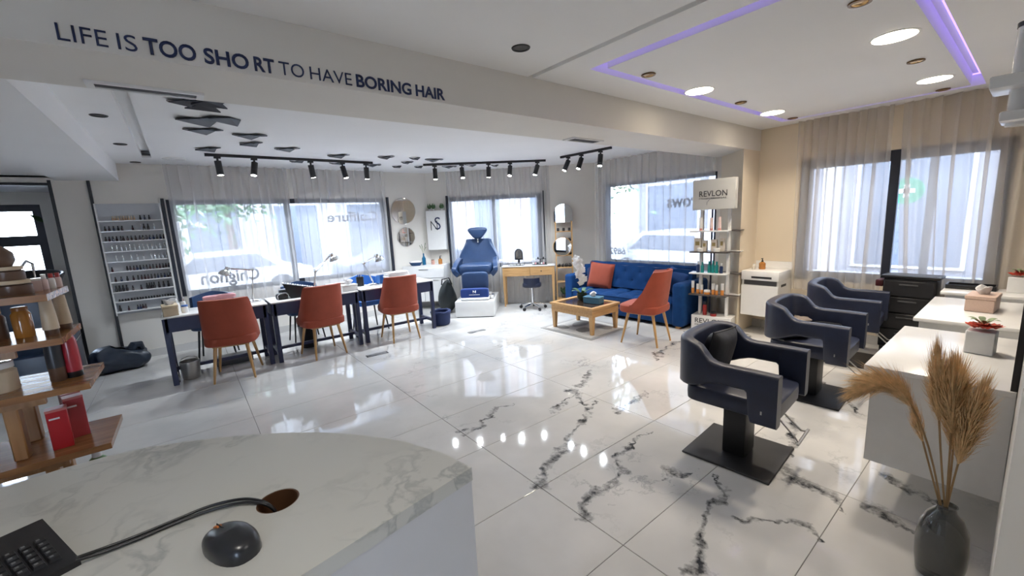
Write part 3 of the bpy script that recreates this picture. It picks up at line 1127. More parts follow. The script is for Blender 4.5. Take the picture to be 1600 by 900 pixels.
# folded paper-like panels fixed under the ceiling
M_ORI = mat('navy_folded_panel', (.007, .009, .018), .5, vary=.1)
M_ORI2 = mat('grey_folded_panel', (.05, .06, .08), .6, vary=.1)
ORI = [(.16, 3.79, .22, 2), (.29, 3.82, .34, 4), (.35, 3.62, .2, 2), (.32, 4.33, .46, 3), (.30, 4.76, .30, 2), (.38, 5.76, .28, 2), (.67, 4.85, .29, 2), (.73, 5.28, .25, 2), (1.11, 5.47, .27, 2),
       (1.76, 5.75, .28, 2), (1.39, 6.37, .19, 1), (1.92, 6.40, .2, 1), (2.47, 6.44, .24, 2), (2.36, 5.65, .22, 2), (2.76, 5.60, .15, 1), (2.83, 6.00, .18, 2), (2.87, 6.48, .15, 1), (3.21, 6.40, .14, 1),
       (3.10, 5.66, .27, 2), (3.70, 6.25, .25, 2), (3.95, 5.98, .2, 1), (4.36, 5.86, .13, 1)]
wh = ['pointed', 'long', 'small pointed', 'wide', 'bent', 'flat']
for k, (x, y, L, n) in enumerate(ORI):
    q = random.Random(50+k)
    ang = R(-38+q.uniform(-16, 16)+(-30 if k == 1 else 0))
    lb = ('big folded navy ceiling panel beside the long air vent' if k < 3 else 'folded navy ceiling panel over the first nail table' if k < 9 else 'small folded navy ceiling panel near the spotlight tracks')
    t = thing('folded_ceiling_panel', lb, 'ceiling ornament', (x, y, ZN), ang, ('big ' if k < 3 else 'mid ' if k < 9 else 'small ')+'folded ceiling panels')
    w = L*.44
    pts = [(-L/2, -.10*L, -.010)]
    for i in range(n+1):
        u = -L/2+L*(i+.5)/(n+1)
        dy = (.10 if i % 2 else -.10)*L
        pts.append((u-.06*L, dy+w/2, -.034 if i % 2 else -.012))
        pts.append((u+.06*L, dy-w/2, -.012 if i % 2 else -.034))
    pts.append((L/2, .10*L, -.010))
    for i in range(len(pts)-2):
        tri = [Vector(p) for p in pts[i:i+3]]
        top = [v+Vector((0, 0, .008)) for v in tri]
        G().add(tri+top, [(0, 1, 2), (3, 5, 4), (0, 3, 4, 1), (1, 4, 5, 2), (2, 5, 3, 0)]).obj('facet', M_ORI2 if (i % 3 == 1 and n > 1) else M_ORI, t, smooth=False)

# lettering on the beam
t = thing('wall_quote', 'navy lettered quote about boring hair along the beam', 'lettering', (0, YB0, 0))
for w, a, b in (('LIFE', -.249, -.112), ('IS', -.084, -.026), ('TOO', -.006, .164), ('SHO', .191, .357), ('RT', .378, .461), ('TO', .48, .589), ('HAVE', .616, .819), ('BORING', .842, 1.155), ('HAIR', 1.183, 1.373)):
    bold = w in ('TOO', 'SHO', 'RT', 'BORING', 'HAIR')
    txt('word', w, b-a, frame((a, -.001, 2.331), (1, 0, 0), (0, 0, 1)), M_TEXT, t, cap=.062, bold=.022 if bold else -.006, depth=.004)

# ------------------------------------------------------------------ nail tables
def nail_table(label, x0, y0, L, D=.48, rz=0):
    t = thing('nail_table', label, 'table', (x0, y0, 0), rz, 'navy nail tables')
    G().rbox(-.005, L+.005, -.005, D+.005, .735, .752, .004, 2).obj('top', M_WHITE, t)
    G().box(.02, L-.02, .0, .02, .585, .735).obj('apron', M_NAVYM, t, smooth=False)
    G().box(.02, L-.02, D-.02, D, .585, .735).obj('apron', M_NAVYM, t, smooth=False)
    G().box(0, .02, .02, D-.02, .585, .735).obj('apron', M_NAVYM, t, smooth=False)
    G().box(L-.02, L, .02, D-.02, .585, .735).obj('apron', M_NAVYM, t, smooth=False)
    for x in (0, L-.05):
        for y in (0, D-.05):
            G().rbox(x, x+.05, y, y+.05, 0, .735, .004, 1).obj('leg', M_NAVYM, t)
        G().box(x+.008, x+.042, .05, D-.05, .11, .15).obj('stretcher', M_NAVYM, t, smooth=False)
    G().box(.042, L-.042, D*.5-.018, D*.5+.018, .112, .148).obj('stretcher', M_NAVYM, t, smooth=False)
    return t


nail_table('navy nail table with white top nearest the polish rack', -.27, 5.62, .97)
nail_table('navy nail table with white top in the middle of the row', .74, 5.60, 1.03)
nail_table('navy nail table with white top at the end nearest the vanity', 1.82, 5.62, 1.08)
TZ = .752


# ------------------------------------------------------------------ rust velvet chairs
def sp(v, e):
    return math.copysign(abs(v)**e, v)


def smooth(x):
    x = max(0, min(1, x))
    return x*x*(3-2*x)


def make_rust_chair():
    t = thing('velvet_chair', 'x', 'chair', (0, 0, 0), 0, 'rust velvet chairs')

    def fn(u, v):
        s = 2*u-1
        a = s*R(106)
        rim = .50+.41*smooth((.97-abs(s))/.38)
        z = .40+(rim-.40)*v
        k = max(0, (z-.45)/.46)
        x = .262*sp(math.sin(a), .72)*(1-.07*k)*(.93+.07*min(1, v*4))
        y = -.235*sp(math.cos(a), .72)*(1-.10*k)+.02-.09*k
        return (x, y, z)
    G().sheet(fn, 40, 14, .035).obj('backrest', M_ORANGE, t, ang=60)
    G().sell((0, .03, .445), (.50, .52, .115), .35, .45, 28, 12).obj('seat', M_ORANGE, t)
    G().box(-.17, .17, -.16, .18, .375, .40).obj('seat_frame', M_OAK, t, smooth=False)
    for sx in (-1, 1):
        G().cyl((sx*.215, .235, 0), (sx*.155, .165, .39), .011, .019, 12).obj('leg', M_OAKZ, t)
        G().cyl((sx*.19, -.225, 0), (sx*.145, -.145, .39), .011, .019, 12).obj('leg', M_OAKZ, t)
    return t


rc = make_rust_chair()
rc.location = (.31, 5.52, 0)
rc.rotation_euler = (0, 0, R(-13))
rc['label'] = 'rust velvet chair pushed up to the nail table nearest the polish rack'
dup(rc, (1.27, 5.60, 0), R(6), 'rust velvet chair pushed up to the middle nail table')
dup(rc, (2.29, 5.53, 0), R(-4), 'rust velvet chair at the nail table nearest the vanity')
dup(rc, (4.42, 2.93, 0), R(8), 'rust velvet chair standing between the coffee table and the sofa arm')


# ------------------------------------------------------------------ technicians' chairs on the window side
def navy_chair(label, x, y, rz, mt=None, leg=None):
    mt = mt or M_BLUEL
    t = thing('technician_chair', label, 'chair', (x, y, 0), rz, 'blue chairs on the window side of the nail tables')

    def fn(u, v):
        a = (2*u-1)*R(62)
        return (.27*math.sin(a), -.24*math.cos(a)-.03*v, .50+(.35-.05*abs(2*u-1))*v)
    G().sheet(fn, 24, 8, .04).obj('backrest', mt, t, ang=60)
    G().sell((0, 0, .46), (.48, .48, .10), .35, .45).obj('seat', mt, t)
    for sx in (-1, 1):
        for sy in (-1, 1):
            G().cyl((sx*.2, sy*.2, 0), (sx*.15, sy*.15, .43), .010, .013, 10).obj('leg', leg or M_BLACK, t)
    for sx in (-1, 1):
        G().tube([(sx*.19, -.19, .49), (sx*.195, -.215, .53)], .015).obj('bracket', M_BLACK, t)
    return t


navy_chair('dusky blue chair behind the nail table nearest the polish rack', .20, 6.52, R(172))
navy_chair('dusky blue chair behind the middle nail table', 1.26, 6.50, R(180))
navy_chair('bright blue thin-legged chair behind the nail table nearest the vanity', 2.15, 6.36, R(185), mat('bright_blue_seat', (.02, .12, .42), .5))

# ------------------------------------------------------------------ things on the nail tables
M_KRAFT = mat('pale_kraft_wood', (.55, .44, .30), .6, vary=.1)
M_PAPER = mat('white_tissue', (.82, .82, .83), .8, vary=.04)


def tissue_box(label, p, rz, s, mt, group=None):
    t = thing('tissue_box', label, 'tissue box', p, rz, group)
    a, b, c = s
    G().rbox(-a/2, a/2, -b/2, b/2, 0, c*.78, .004, 1).obj('body', mt, t)
    G().rbox(-a/2-.004, a/2+.004, -b/2-.004, b/2+.004, c*.78, c, .004, 1).obj('lid', mt, t)

    def fn(u, v):
        a_ = 2*PI*u
        r = .018+.022*v+.008*math.sin(3*a_+v*2)
        return (r*math.cos(a_)*1.4, r*math.sin(a_), c-.004+.055*v*(1+.3*math.sin(2*a_)))
    G().sheet(fn, 24, 6, .001).obj('tissue', M_PAPER, t, ang=180)
    return t


def bottle(name, label, cat, p, prof, capprof, mt, mc, group=None, n=16, rz=0):
    t = thing(name, label, cat, p, rz, group)
    G().lathe(prof, n).obj('body', mt, t)
    G().lathe(capprof, n).obj('cap', mc, t)
    return t


def simple_bottle(name, label, cat, p, r, h, mt, mc, capr=.6, caph=.25, group=None, n=16):
    hb = h*(1-caph)
    return bottle(name, label, cat, p, [(r*.96, 0), (r, .004), (r, hb*.86), (r*.8, hb*.95), (r*capr*.95, hb)], [(r*capr, hb), (r*capr, h*.985), (r*capr*.9, h)], mt, mc, group, n)


tissue_box('pale wooden box with a loose lid on the corner of the first nail table', (-.19, 5.76, TZ), R(4), (.13, .20, .115), M_KRAFT)
simple_bottle('white_bottle', 'white bottle with a pump behind the pale wooden box', 'bottle', (-.13, 5.93, TZ), .026, .15, M_WHITEM, M_WHITE, .35, .3)
simple_bottle('white_bottle', 'slim white bottle behind the pale wooden box', 'bottle', (-.07, 5.95, TZ), .02, .16, M_WHITE, M_CHROME, .4, .3)
simple_bottle('white_jar', 'white jar with a blue lid beside the pale wooden box', 'jar', (-.065, 5.80, TZ), .032, .085, M_WHITE, mat('blue_lid', (.03, .12, .4), .4), .95, .2)
M_PINK = mat('pink_cushion', (.55, .26, .28), .6)
o = G().sell((0, 0, .0), (.33, .13, .055), .5, .35).obj('hand_rest', M_PINK, None, (.27, 5.97, TZ+.105), R(2))
tag(o, 'pink padded hand rest on the first nail table', 'hand rest')
t = thing('nail_dryer', 'white rounded nail dryer under the pink hand rest', 'nail dryer', (.27, 5.94, TZ), 0)
G().sell((0, 0, .0), (.22, .20, .15), .7, .7).obj('shell', M_WHITE, t).location = (0, 0, .0)
for c in t.children:
    for v in c.data.vertices:
        v.co.z = max(0, v.co.z)
G().rbox(-.11, .11, -.10, .10, 0, .012, .004, 1).obj('base', M_CHROME, t)


def desk_lamp(label, p, rz, a1, a2, l1=.32, l2=.32, head='dome'):
    t = thing('desk_lamp', label, 'desk lamp', p, rz, 'silver jointed desk lamps')
    G().lathe([(.085, 0), (.085, .012), (.07, .022), (.015, .03)], 24).obj('base', M_CHROME, t)
    j1 = Vector((0, 0, .05))
    j2 = j1+Vector((math.cos(a1)*l1, 0, math.sin(a1)*l1))
    j3 = j2+Vector((math.cos(a2)*l2, 0, math.sin(a2)*l2))
    G().cyl((0, 0, .02), j1, .012, n=10).obj('stem', M_CHROME, t)
    for nm, p0, p1 in (('lower_arm', j1, j2), ('upper_arm', j2, j3)):
        o = G().tube([p0+Vector((0, .014, 0)), p1+Vector((0, .014, 0))], .006, 8).tube([p0-Vector((0, .014, 0)), p1-Vector((0, .014, 0))], .006, 8).obj(nm, M_CHROME, t)
        G().cyl(p1+Vector((0, -.024, 0)), p1+Vector((0, .024, 0)), .015, n=12).obj('joint', M_STEEL, o)
    h = G().lathe([(.072, -.055), (.070, -.035), (.045, .0), (.020, .012), (.016, .045)], 24).obj('shade', M_CHROME, t)
    h.location = j3+Vector((.03, 0, -.02))
    h.rotation_euler = (0, R(-18), 0)
    G().cyl((0, 0, -.054), (0, 0, -.045), .05, n=20).obj('bulb_glass', M_WHITEM, h)
    return t


desk_lamp('silver jointed lamp with a hanging head on the first nail table', (.60, 5.93, TZ), R(172), R(97), R(10), .34, .24)
desk_lamp('silver jointed lamp on the window edge of the middle nail table', (1.32, 5.98, TZ), R(10), R(80), R(40), .24, .30)
desk_lamp('silver jointed lamp leaning over the last nail table', (2.10, 5.93, TZ), R(8), R(112), R(25), .30, .22)
t = thing('black_dome_case', 'small black domed case with silver edges on the middle nail table', 'case', (.90, 5.80, TZ))
G().sell((0, 0, .035), (.15, .12, .085), .6, .6).obj('body', M_BLACKP, t)
G().tube([(-.055, -.05, .005), (-.06, -.052, .05), (-.03, -.055, .078), (.03, -.055, .078), (.06, -.052, .05), (.055, -.05, .005)], .004).obj('edge', M_CHROME, t)
t = thing('colour_fan', 'black wedge stand of nail colour swatches on the middle nail table', 'swatch stand', (1.12, 5.80, TZ), R(-8))
G().prism([(-.13, 0), (.13, 0), (.17, .10), (-.20, .19)], -.05, .05, 0, RX(PI/2)).obj('stand', M_BLACKP, t, smooth=False)
M_SW = [mat('swatch_pale', (.7, .68, .66), .3), mat('swatch_grey', (.3, .3, .32), .3)]
for k in range(14):
    u = k/13
    x = -.19+.35*u
    z = .195-.093*u
    G().rbox(x-.010, x+.010, -.065, .045, z, z+.005, .002, 1).obj('swatch', M_SW[k % 2], t)
t = thing('silver_case', 'silver rectangular machine on the middle nail table', 'machine', (1.62, 6.00, TZ), R(2))
G().rbox(-.15, .15, -.05, .05, 0, .09, .008, 2).obj('body', M_STEEL, t)
G().box(-.13, .13, -.052, -.05, .02, .07).obj('panel', M_WHITEM, t, smooth=False)
t = thing('dust_collector', 'dark grey vented box on the middle nail table', 'machine', (1.02, 6.02, TZ), R(0))
G().rbox(-.12, .12, -.045, .045, 0, .095, .012, 2).obj('body', mat('dark_grey_plastic', (.06, .065, .075), .4), t)
G().box(-.095, .095, -.047, -.045, .02, .075).obj('grille', M_BLACKP, t, smooth=False)
tissue_box('white tissue box between the middle and last nail tables', (1.69, 5.72, TZ), R(3), (.20, .12, .085), M_WHITEM)
t = thing('pen_holder', 'black wire pot of tools on the last nail table', 'pot', (1.95, 6.03, TZ))
G().lathe([(.05, 0), (.052, .13), (.048, .13), (.046, .006)], 18).obj('pot', M_BLACKP, t)
for k in range(7):
    q = random.Random(k)
    G().cyl((q.uniform(-.02, .02), q.uniform(-.02, .02), .01), (q.uniform(-.045, .045), q.uniform(-.04, .04), q.uniform(.14, .18)), .004, n=8).obj('tool', M_STEEL if k % 2 else M_BLACKP, t)
t = thing('blue_box', 'blue open box behind the last lamp on the nail tables', 'box', (2.32, 6.03, TZ))
mb = mat('bright_blue_card', (.015, .11, .36), .5)
G().box(-.10, .10, -.07, .07, 0, .006).obj('base', mb, t, smooth=False)
for a in ((-.10, .10, -.07, -.064), (-.10, .10, .064, .07), (-.10, -.094, -.064, .064), (.094, .10, -.064, .064)):
    G().box(a[0], a[1], a[2], a[3], 0, .115).obj('side', mb, t, smooth=False)
t = thing('white_lamp_unit', 'white bridge-shaped nail lamp with a towel on the last nail table', 'nail lamp', (2.42, 5.82, TZ), R(4))
G().rbox(-.17, .17, -.10, .10, .085, .125, .015, 3).obj('top', M_WHITE, t)
for sx in (-1, 1):
    G().rbox(sx*.14-.025, sx*.14+.025, -.09, .09, 0, .09, .01, 2).obj('side', M_WHITE, t)
G().box(-.11, .11, -.09, .09, 0, .01).obj('base', M_STEEL, t, smooth=False)
t = thing('folded_towel', 'folded white towel lying on the white nail lamp', 'towel', (2.42, 5.82, TZ+.125), R(6))
for k in range(2):
    G().sell((0, 0, .012+.022*k), (.34-.02*k, .19, .026), .5, .25).obj('fold', M_PAPER, t)

# under and beside the tables
t = thing('steel_bin', 'small brushed steel bin under the first nail table', 'bin', (-.11, 5.82, 0))
G().lathe([(.08, 0), (.085, .01), (.095, .20), (.090, .20), (.082, .012)], 24).obj('bucket', M_STEEL, t)
G().tube([(-.093, 0, .19), (-.06, 0, .235), (0, 0, .25), (.06, 0, .235), (.093, 0, .19)], .004).obj('handle', M_CHROME, t)
t = thing('glass_jar', 'small clear jar standing beside the steel bin', 'jar', (-.235, 5.74, 0))
G().lathe([(.022, 0), (.026, .01), (.026, .07), (.014, .09)], 14).obj('body', mat('clear_plastic', (.8, .85, .88), .05, trans=.9), t)
G().lathe([(.017, .09), (.017, .115), (.015, .118)], 14).obj('cap', M_WHITE, t)
t = thing('navy_bin', 'navy fabric bin beside the end leg of the last nail table', 'bin', (3.075, 5.78, 0))
G().lathe([(.125, 0), (.14, .02), (.155, .18), (.15, .215), (.125, .215), (.120, .06)], 24).obj('bucket', mat('navy_fabric', (.012, .025, .09), .7, bump=.1, bscale=60), t)
G().tube([(.15*math.cos(a*PI/12), .15*math.sin(a*PI/12), .21+.006*math.sin(a*1.7)) for a in range(24)], .016, 8, closed=True).obj('rolled_rim', mat('navy_fabric_rim', (.015, .03, .11), .7), t)
t = thing('pedal_bin', 'black waste bin under the middle nail table', 'bin', (1.20, 6.12, 0))
G().lathe([(.10, 0), (.105, .01), (.12, .30), (.125, .31), (.118, .31), (.10, .02)], 20).obj('bucket', M_BLACKP, t)
t = thing('grey_step', 'grey low box on the floor under the first nail table', 'box', (.33, 6.11, 0))
G().rbox(-.19, .19, -.09, .09, 0, .10, .01, 2).obj('body', mat('dark_grey_box', (.10, .105, .115), .5), t)
G().box(-.15, .15, -.07, .07, .10, .103).obj('mat', M_BLACKP, t, smooth=False)
for k, (x, y, lb) in enumerate(((1.74, 5.03, 'dark floor outlet cover near the rust chairs'), (3.22, 4.98, 'grey floor outlet cover in front of the pedicure platform'))):
    t = thing('floor_outlet', lb, 'outlet cover', (x, y, 0), R(-4), 'outlet covers let into the floor')
    G().rbox(-.135, .135, -.045, .045, 0, .004, .002, 1).obj('frame', M_STEEL if k else M_DARKTXT, t)
    G().rbox(-.118, .118, -.03, .03, .0035, .006, .001, 1).obj('lid', M_STEEL, t)

# ------------------------------------------------------------------ nail polish rack on the wall
rk = thing('polish_rack', 'white wall rack of ten narrow shelves for nail polish', 'shelf', (-.755, YN-.001, 0))
RX0, RX1 = 0.0, .60
G().box(RX0, RX1+.02, -.012, 0, .62, 2.03).obj('back', mat('shaded_rack_back', (.50, .52, .55), .6, vary=.03), rk, smooth=False)  # shade between the shelves is put into the back's grey
G().box(RX1, RX1+.02, -.10, -.012, .62, 2.03).obj('side', M_WHITEM, rk, smooth=False)
G().box(RX0-.012, RX0, -.10, 0, .62, 2.03).obj('side', M_WHITEM, rk, smooth=False)
SH = [1.82-.128*i for i in range(10)]
for z in SH:
    G().box(RX0, RX1, -.095, -.012, z-.012, z).obj('shelf', M_WHITE, rk, smooth=False)


def polish(col, cap, name, r=.011, h=.062):
    return G().lathe([(r, 0), (r*1.05, .003), (r*1.05, h*.48), (r*.7, h*.56)], 8, 0).lathe([(r*.68, h*.56), (r*.6, h*.98), (r*.5, h)], 8, 1).mesh(name, [col, cap])


pc = {}
for nm, c in (('black', (.012, .010, .014)), ('wine', (.035, .005, .009)), ('beige', (.55, .38, .26)), ('clear', (.62, .66, .70)), ('navy', (.012, .02, .07)), ('mauve', (.05, .02, .03))):
    pc[nm] = mat('polish_'+nm, c, .15, coat=.5)
pm = {'dark': [polish(pc[c], M_BLACKP, 'polish_'+c) for c in ('black', 'wine', 'navy', 'mauve')], 'beige': [polish(pc['beige'], M_KRAFT, 'polish_beige', .010, .055)],
      'clear': [polish(pc['clear'], M_CHROME, 'polish_clear', .009, .075)], 'tall': [polish(pc['black'], M_BLACKP, 'polish_tall', .013, .08)], 'low': [polish(pc['black'], M_BLACKP, 'polish_low', .012, .03)]}
ordn = ['top', 'second', 'third', 'fourth', 'fifth', 'sixth', 'seventh', 'eighth', 'ninth', 'lowest']
rows = [[('beige', .12, .32, 9, 'tiny beige polish sample'), ('dark', .38, .47, 3, 'dark polish bottle')],
        [('dark', .03, .21, 10, 'dark polish bottle'), ('dark', .29, .29, 1, 'dark polish bottle'), ('tall', .40, .44, 3, 'tall black polish bottle'), ('clear', .37, .50, 4, 'clear bottle')],
        [('dark', .02, .10, 6, 'dark polish bottle'), ('dark', .12, .34, 12, 'dark polish bottle'), ('dark', .37, .58, 13, 'dark polish bottle')],
        [('clear', .06, .57, 13, 'clear bottle')],
        [('clear', .08, .14, 2, 'clear bottle'), ('clear', .22, .34, 3, 'clear bottle'), ('clear', .42, .57, 5, 'clear bottle')],
        [('dark', .02, .02, 1, 'dark polish bottle'), ('dark', .16, .58, 14, 'dark polish bottle')],
        [('dark', .03, .20, 4, 'dark polish bottle'), ('dark', .25, .58, 11, 'dark polish bottle')],
        [('tall', .02, .12, 4, 'tall black polish bottle'), ('dark', .18, .26, 2, 'dark polish bottle'), ('tall', .32, .56, 11, 'tall black polish bottle')],
        [('low', .03, .57, 20, 'low black pot')],
        [('tall', .02, .02, 1, 'tall black polish bottle'), ('dark', .10, .10, 1, 'dark polish bottle'), ('dark', .19, .27, 4, 'dark polish bottle'), ('tall', .44, .52, 4, 'tall black polish bottle')]]
occ = {}
made = {}
for i, row in enumerate(rows):
    for kind, a, b, n, nm in row:
        for k in range(n):
            x = a if n == 1 else a+(b-a)*k/(n-1)
            x += rnd.uniform(-.002, .002)
            if any(abs(x-q) < .0225 for q in occ.get(i, [])):
                continue
            occ.setdefault(i, []).append(x)
            mm = pm[kind]
            o = place('nail_polish', mm[rnd.randrange(len(mm))], None, (-.755+x+.012, YN-.048+rnd.uniform(-.004, .004), SH[i]), (0, 0, rnd.uniform(0, 3)))
            made.setdefault(i, []).append((x, o, nm))
NTH = ['first', 'second', 'third', 'fourth', 'fifth', 'sixth', 'seventh', 'eighth', 'ninth', 'tenth', 'eleventh', 'twelfth', 'thirteenth', 'fourteenth', 'fifteenth', 'sixteenth', 'seventeenth', 'eighteenth', 'nineteenth', 'twentieth', 'twenty-first', 'twenty-second', 'twenty-third', 'twenty-fourth']
for i, lst in made.items():
    for k, (x, o, nm) in enumerate(sorted(lst, key=lambda q: -q[0])):
        tag(o, nm+', '+NTH[k]+' from the curtain on the '+ordn[i]+' polish rack shelf', 'nail polish', 'nail polish on the '+ordn[i]+' rack shelf')

# ------------------------------------------------------------------ corner vanity, wall cabinet, round mirrors
def onw(s, d):
    """point on the floor plan: s along the slanting wall, d in front of it"""
    p = MC @ Vector((s, -d, 0))
    return p.x, p.y


CRZ = R(-45)                       # turns local X along the slanting wall, local -Y into the room
v = thing('corner_vanity', 'white floating vanity across the corner below the monogram cabinet', 'vanity')
fp = [(XC-.64, YN-.02), onw(-.02, .45), onw(.36, .45), onw(.36, .02), (XC-.02, YN-.02)]
fp = [(XC-.62, YN-.022), onw(.36, .45), onw(.36, .022), (XC-.01, YN-.022)]
G().prism(fp, .15, .80).obj('body', M_WHITE, v, smooth=False)
c = Vector((sum(p[0] for p in fp)/4, sum(p[1] for p in fp)/4))
G().prism([(c.x+(p[0]-c.x)*1.012, c.y+(p[1]-c.y)*1.004) for p in fp], .80, .83).obj('top', M_WHITE, v, smooth=False)
fa, fb = Vector((*fp[0], 0)), Vector((*fp[1], 0))
FM = frame(fa[:], (fb-fa)[:], (0, 0, 1))      # local X along the front, Y up, Z towards the room
FL = (fb-fa).length
for nm, a, b, z0, z1 in (('drawer', .02, FL-.01, .60, .785), ('door', .02, FL*.5-.005, .16, .585), ('door', FL*.5+.005, FL-.01, .16, .585)):
    o = G().rbox(a, b, z0, z1, .001, .018, .003, 1, 0, FM).obj(nm, M_WHITE, v)
    G().rbox((a+b)/2-.09, (a+b)/2+.09, z1-.035, z1-.022, .018, .026, .003, 1, 0, FM).obj('handle', M_STEEL, o)
c = thing('monogram_cabinet', 'white wall cabinet with a navy monogram above the corner vanity', 'cabinet', (0, 0, 0))
G().rbox(.0, .36, -.14, -.002, 1.09, 1.83, .004, 1, 0, MC).obj('body', M_WHITE, c)
G().rbox(.004, .356, -.158, -.141, 1.095, 1.825, .003, 1, 0, MC).obj('door', M_WHITE, c)
LM = MC @ frame((.085, -.159, 1.46), (1, 0, 0), (0, 0, 1))
txt('monogram_letter', 'N', .13, LM, M_DARKTXT, c, cap=.19, bold=-.012)
txt('monogram_letter', 'S', .11, MC @ frame((.165, -.159, 1.475), (1, 0, 0), (0, 0, 1)), M_TEXT, c, cap=.24, bold=-.005)
for k, (s, d, lb) in enumerate(((.05, .06, 'small green succulent on the monogram cabinet nearest the round mirror'), (.14, .09, 'small green succulent second along the top of the monogram cabinet'), (.30, .08, 'small green succulent on the monogram cabinet nearest the curtain'))):
    x, y = onw(s, d)
    t = thing('succulent', lb, 'plant', (x, y, 1.83), k, 'succulents on the monogram cabinet')
    G().lathe([(.016, 0), (.024, .03), (.02, .03)], 12).obj('pot', M_WHITE, t)
    for i in range(9):
        a = i*2.4
        r = .012+.0016*i
        tip = Vector((math.cos(a)*(.02+.003*i), math.sin(a)*(.02+.003*i), .14-.006*i))
        b0 = Vector((math.cos(a)*.006, math.sin(a)*.006, .028))
        G().tube([b0, b0.lerp(tip, .5)+Vector((math.cos(a)*.01, math.sin(a)*.01, 0)), tip], [.006, .014, .002], 6).obj('leaf', M_GREEN, t)


def round_mirror(label, x, z, r, facets, twist=0):
    t = thing('round_mirror', label, 'mirror', (x, YN-.002, z), 0, 'mirrors on the wall beside the nail window')
    G().cyl((0, 0, 0), (0, -.012, 0), r, n=facets, M=RY(twist)).obj('glass', M_MIRROR, t, smooth=False)
    G().tube([(r*math.cos(2*PI*i/facets+twist), -.008, r*math.sin(2*PI*i/facets+twist)) for i in range(facets)], .005, 6, closed=True).obj('rim', M_STEEL, t)


round_mirror('large round wall mirror beside the nail window', 3.28, 1.84, .235, 48)
round_mirror('smaller many-sided wall mirror below the large round one', 3.29, 1.37, .175, 10, .3)

M_BLUEG = mat('blue_glass', (.02, .20, .42), .08, trans=.55)
M_AMBER = mat('amber_glass', (.42, .17, .035), .12, coat=.4)
t = thing('blue_bowl', 'dark blue boat-shaped bowl of cotton on the corner vanity', 'bowl', (3.36, 7.13, .83), R(-40))
G().lathe([(.06, 0), (.08, .02), (.10, .065), (.094, .065), (.07, .02)], 24, 0, Matrix.Diagonal((1.25, .7, 1, 1))).obj('bowl', mat('deep_blue_ceramic', (.01, .05, .14), .25), t)
G().sell((0, 0, .062), (.20, .11, .06), .8, .8).obj('cotton', M_PAPER, t)
t = thing('blue_bottle', 'tall blue glass bottle holding a dry sprig on the corner vanity', 'bottle', (3.53, 7.13, .83))
G().lathe([(.032, 0), (.036, .01), (.036, .12), (.014, .165), (.013, .21), (.016, .215)], 18).obj('body', M_BLUEG, t)
for k in range(5):
    a = k*1.3
    G().tube([(0, 0, .15), (.015*math.cos(a), .015*math.sin(a), .26), (.06*math.cos(a), .06*math.sin(a), .33+.02*k)], [.002, .002, .007], 5).obj('sprig', mat('dry_sprig', (.22, .26, .17), .8), t)
x, y = onw(.10, .25)
simple_bottle('candle_jar', 'small pink candle in a glass jar on the corner vanity', 'candle', (x, y, .83), .033, .09, mat('pink_candle', (.6, .34, .28), .35), M_BRONZE, .9, .12)
x, y = onw(.24, .24)
t = bottle('soap_bottle', 'amber pump bottle on the corner vanity', 'soap bottle', (x, y, .83), [(.036, 0), (.038, .006), (.038, .085), (.015, .105)], [(.012, .105), (.012, .125), (.006, .125), (.006, .15)], M_AMBER, M_BLACKP)
G().box(-.006, .03, -.006, .006, .145, .155).obj('spout', M_BLACKP, t, smooth=False)

# ------------------------------------------------------------------ pedicure throne
PO, PRZ = Vector((3.45, 5.96, 0)), R(-42)
p = thing('pedicure_platform', 'white box platform under the blue pedicure chair', 'platform', PO[:], PRZ)
G().rbox(0, .66, 0, .86, .012, .275, .006, 2).obj('box', M_WHITE, p)
G().box(.02, .64, .02, .84, 0, .012).obj('plinth', M_DARKTXT, p, smooth=False)
G().rbox(.10, .50, .06, .30, .275, .29, .004, 1).obj('foot_plate', M_WHITEM, p)
pc_ = PO+Matrix.Rotation(PRZ, 3, 'Z') @ Vector((.33, .54, 0))
t = thing('pedicure_chair', 'blue leatherette pedicure chair with wing-shaped headrest', 'chair', (pc_.x, pc_.y, .275), PRZ)
G().sell((0, -.02, .49), (.60, .52, .20), .35, .35, 28, 12).obj('seat', M_BLUEL, t)


def fnb(u, v):
    s = 2*u-1
    w = .285-.10*v**1.5 if v > .5 else .285-.0354*(v/.5)
    w = (.27+.075*smooth(v/.30))*(1-.44*smooth((v-.30)/.70))
    return (w*s, .19+.13*v+.05*(1-s*s), .50+.50*v)


def lofted(fn, nu, nv, th):
    return G().sheet(fn, nu, nv, th)


lofted(fnb, 20, 14, .10).obj('backrest', M_BLUEL, t, ang=60)
hv, hf = [], []
ring = []
hp = [(.0, .095), (.08, .093), (.145, .084), (.178, .062), (.180, .035), (.160, .0), (.125, -.045), (.088, -.088), (.055, -.112), (.0, -.118)]
ring = [(x, z) for x, z in hp[::-1]]+[(-x, z) for x, z in hp[1:-1]]
NR = len(ring)
for y, k in ((.0, .80), (-.035, 1.0), (-.075, .94), (-.09, .7)):
    for x, z in ring:
        hv.append((x*k, .36+y, 1.115+z*k))
for j in range(3):
    hf += [(j*NR+i, j*NR+(i+1) % NR, (j+1)*NR+(i+1) % NR, (j+1)*NR+i) for i in range(NR)]
hf += [list(range(NR))[::-1], list(range(3*NR, 4*NR))]
h = G().add(hv, hf).obj('headrest', M_BLUEL, t, ang=60)
G().cyl((0, .32, .93), (0, .33, 1.08), .02, n=10).obj('headrest_post', M_CHROME, h)
for sx in (-1, 1):
    def fna(u, v):
        return (sx*(.315+.05*math.sin(PI*v*.8)+.05*v*(1-u)), -.30+.50*u, .36+.02*(1-u)+(.32-.16*(1-u)**2)*v)
    G().sheet(fna, 14, 10, .075 if sx > 0 else -.075).obj('armrest', M_BLUEL, t, ang=60)
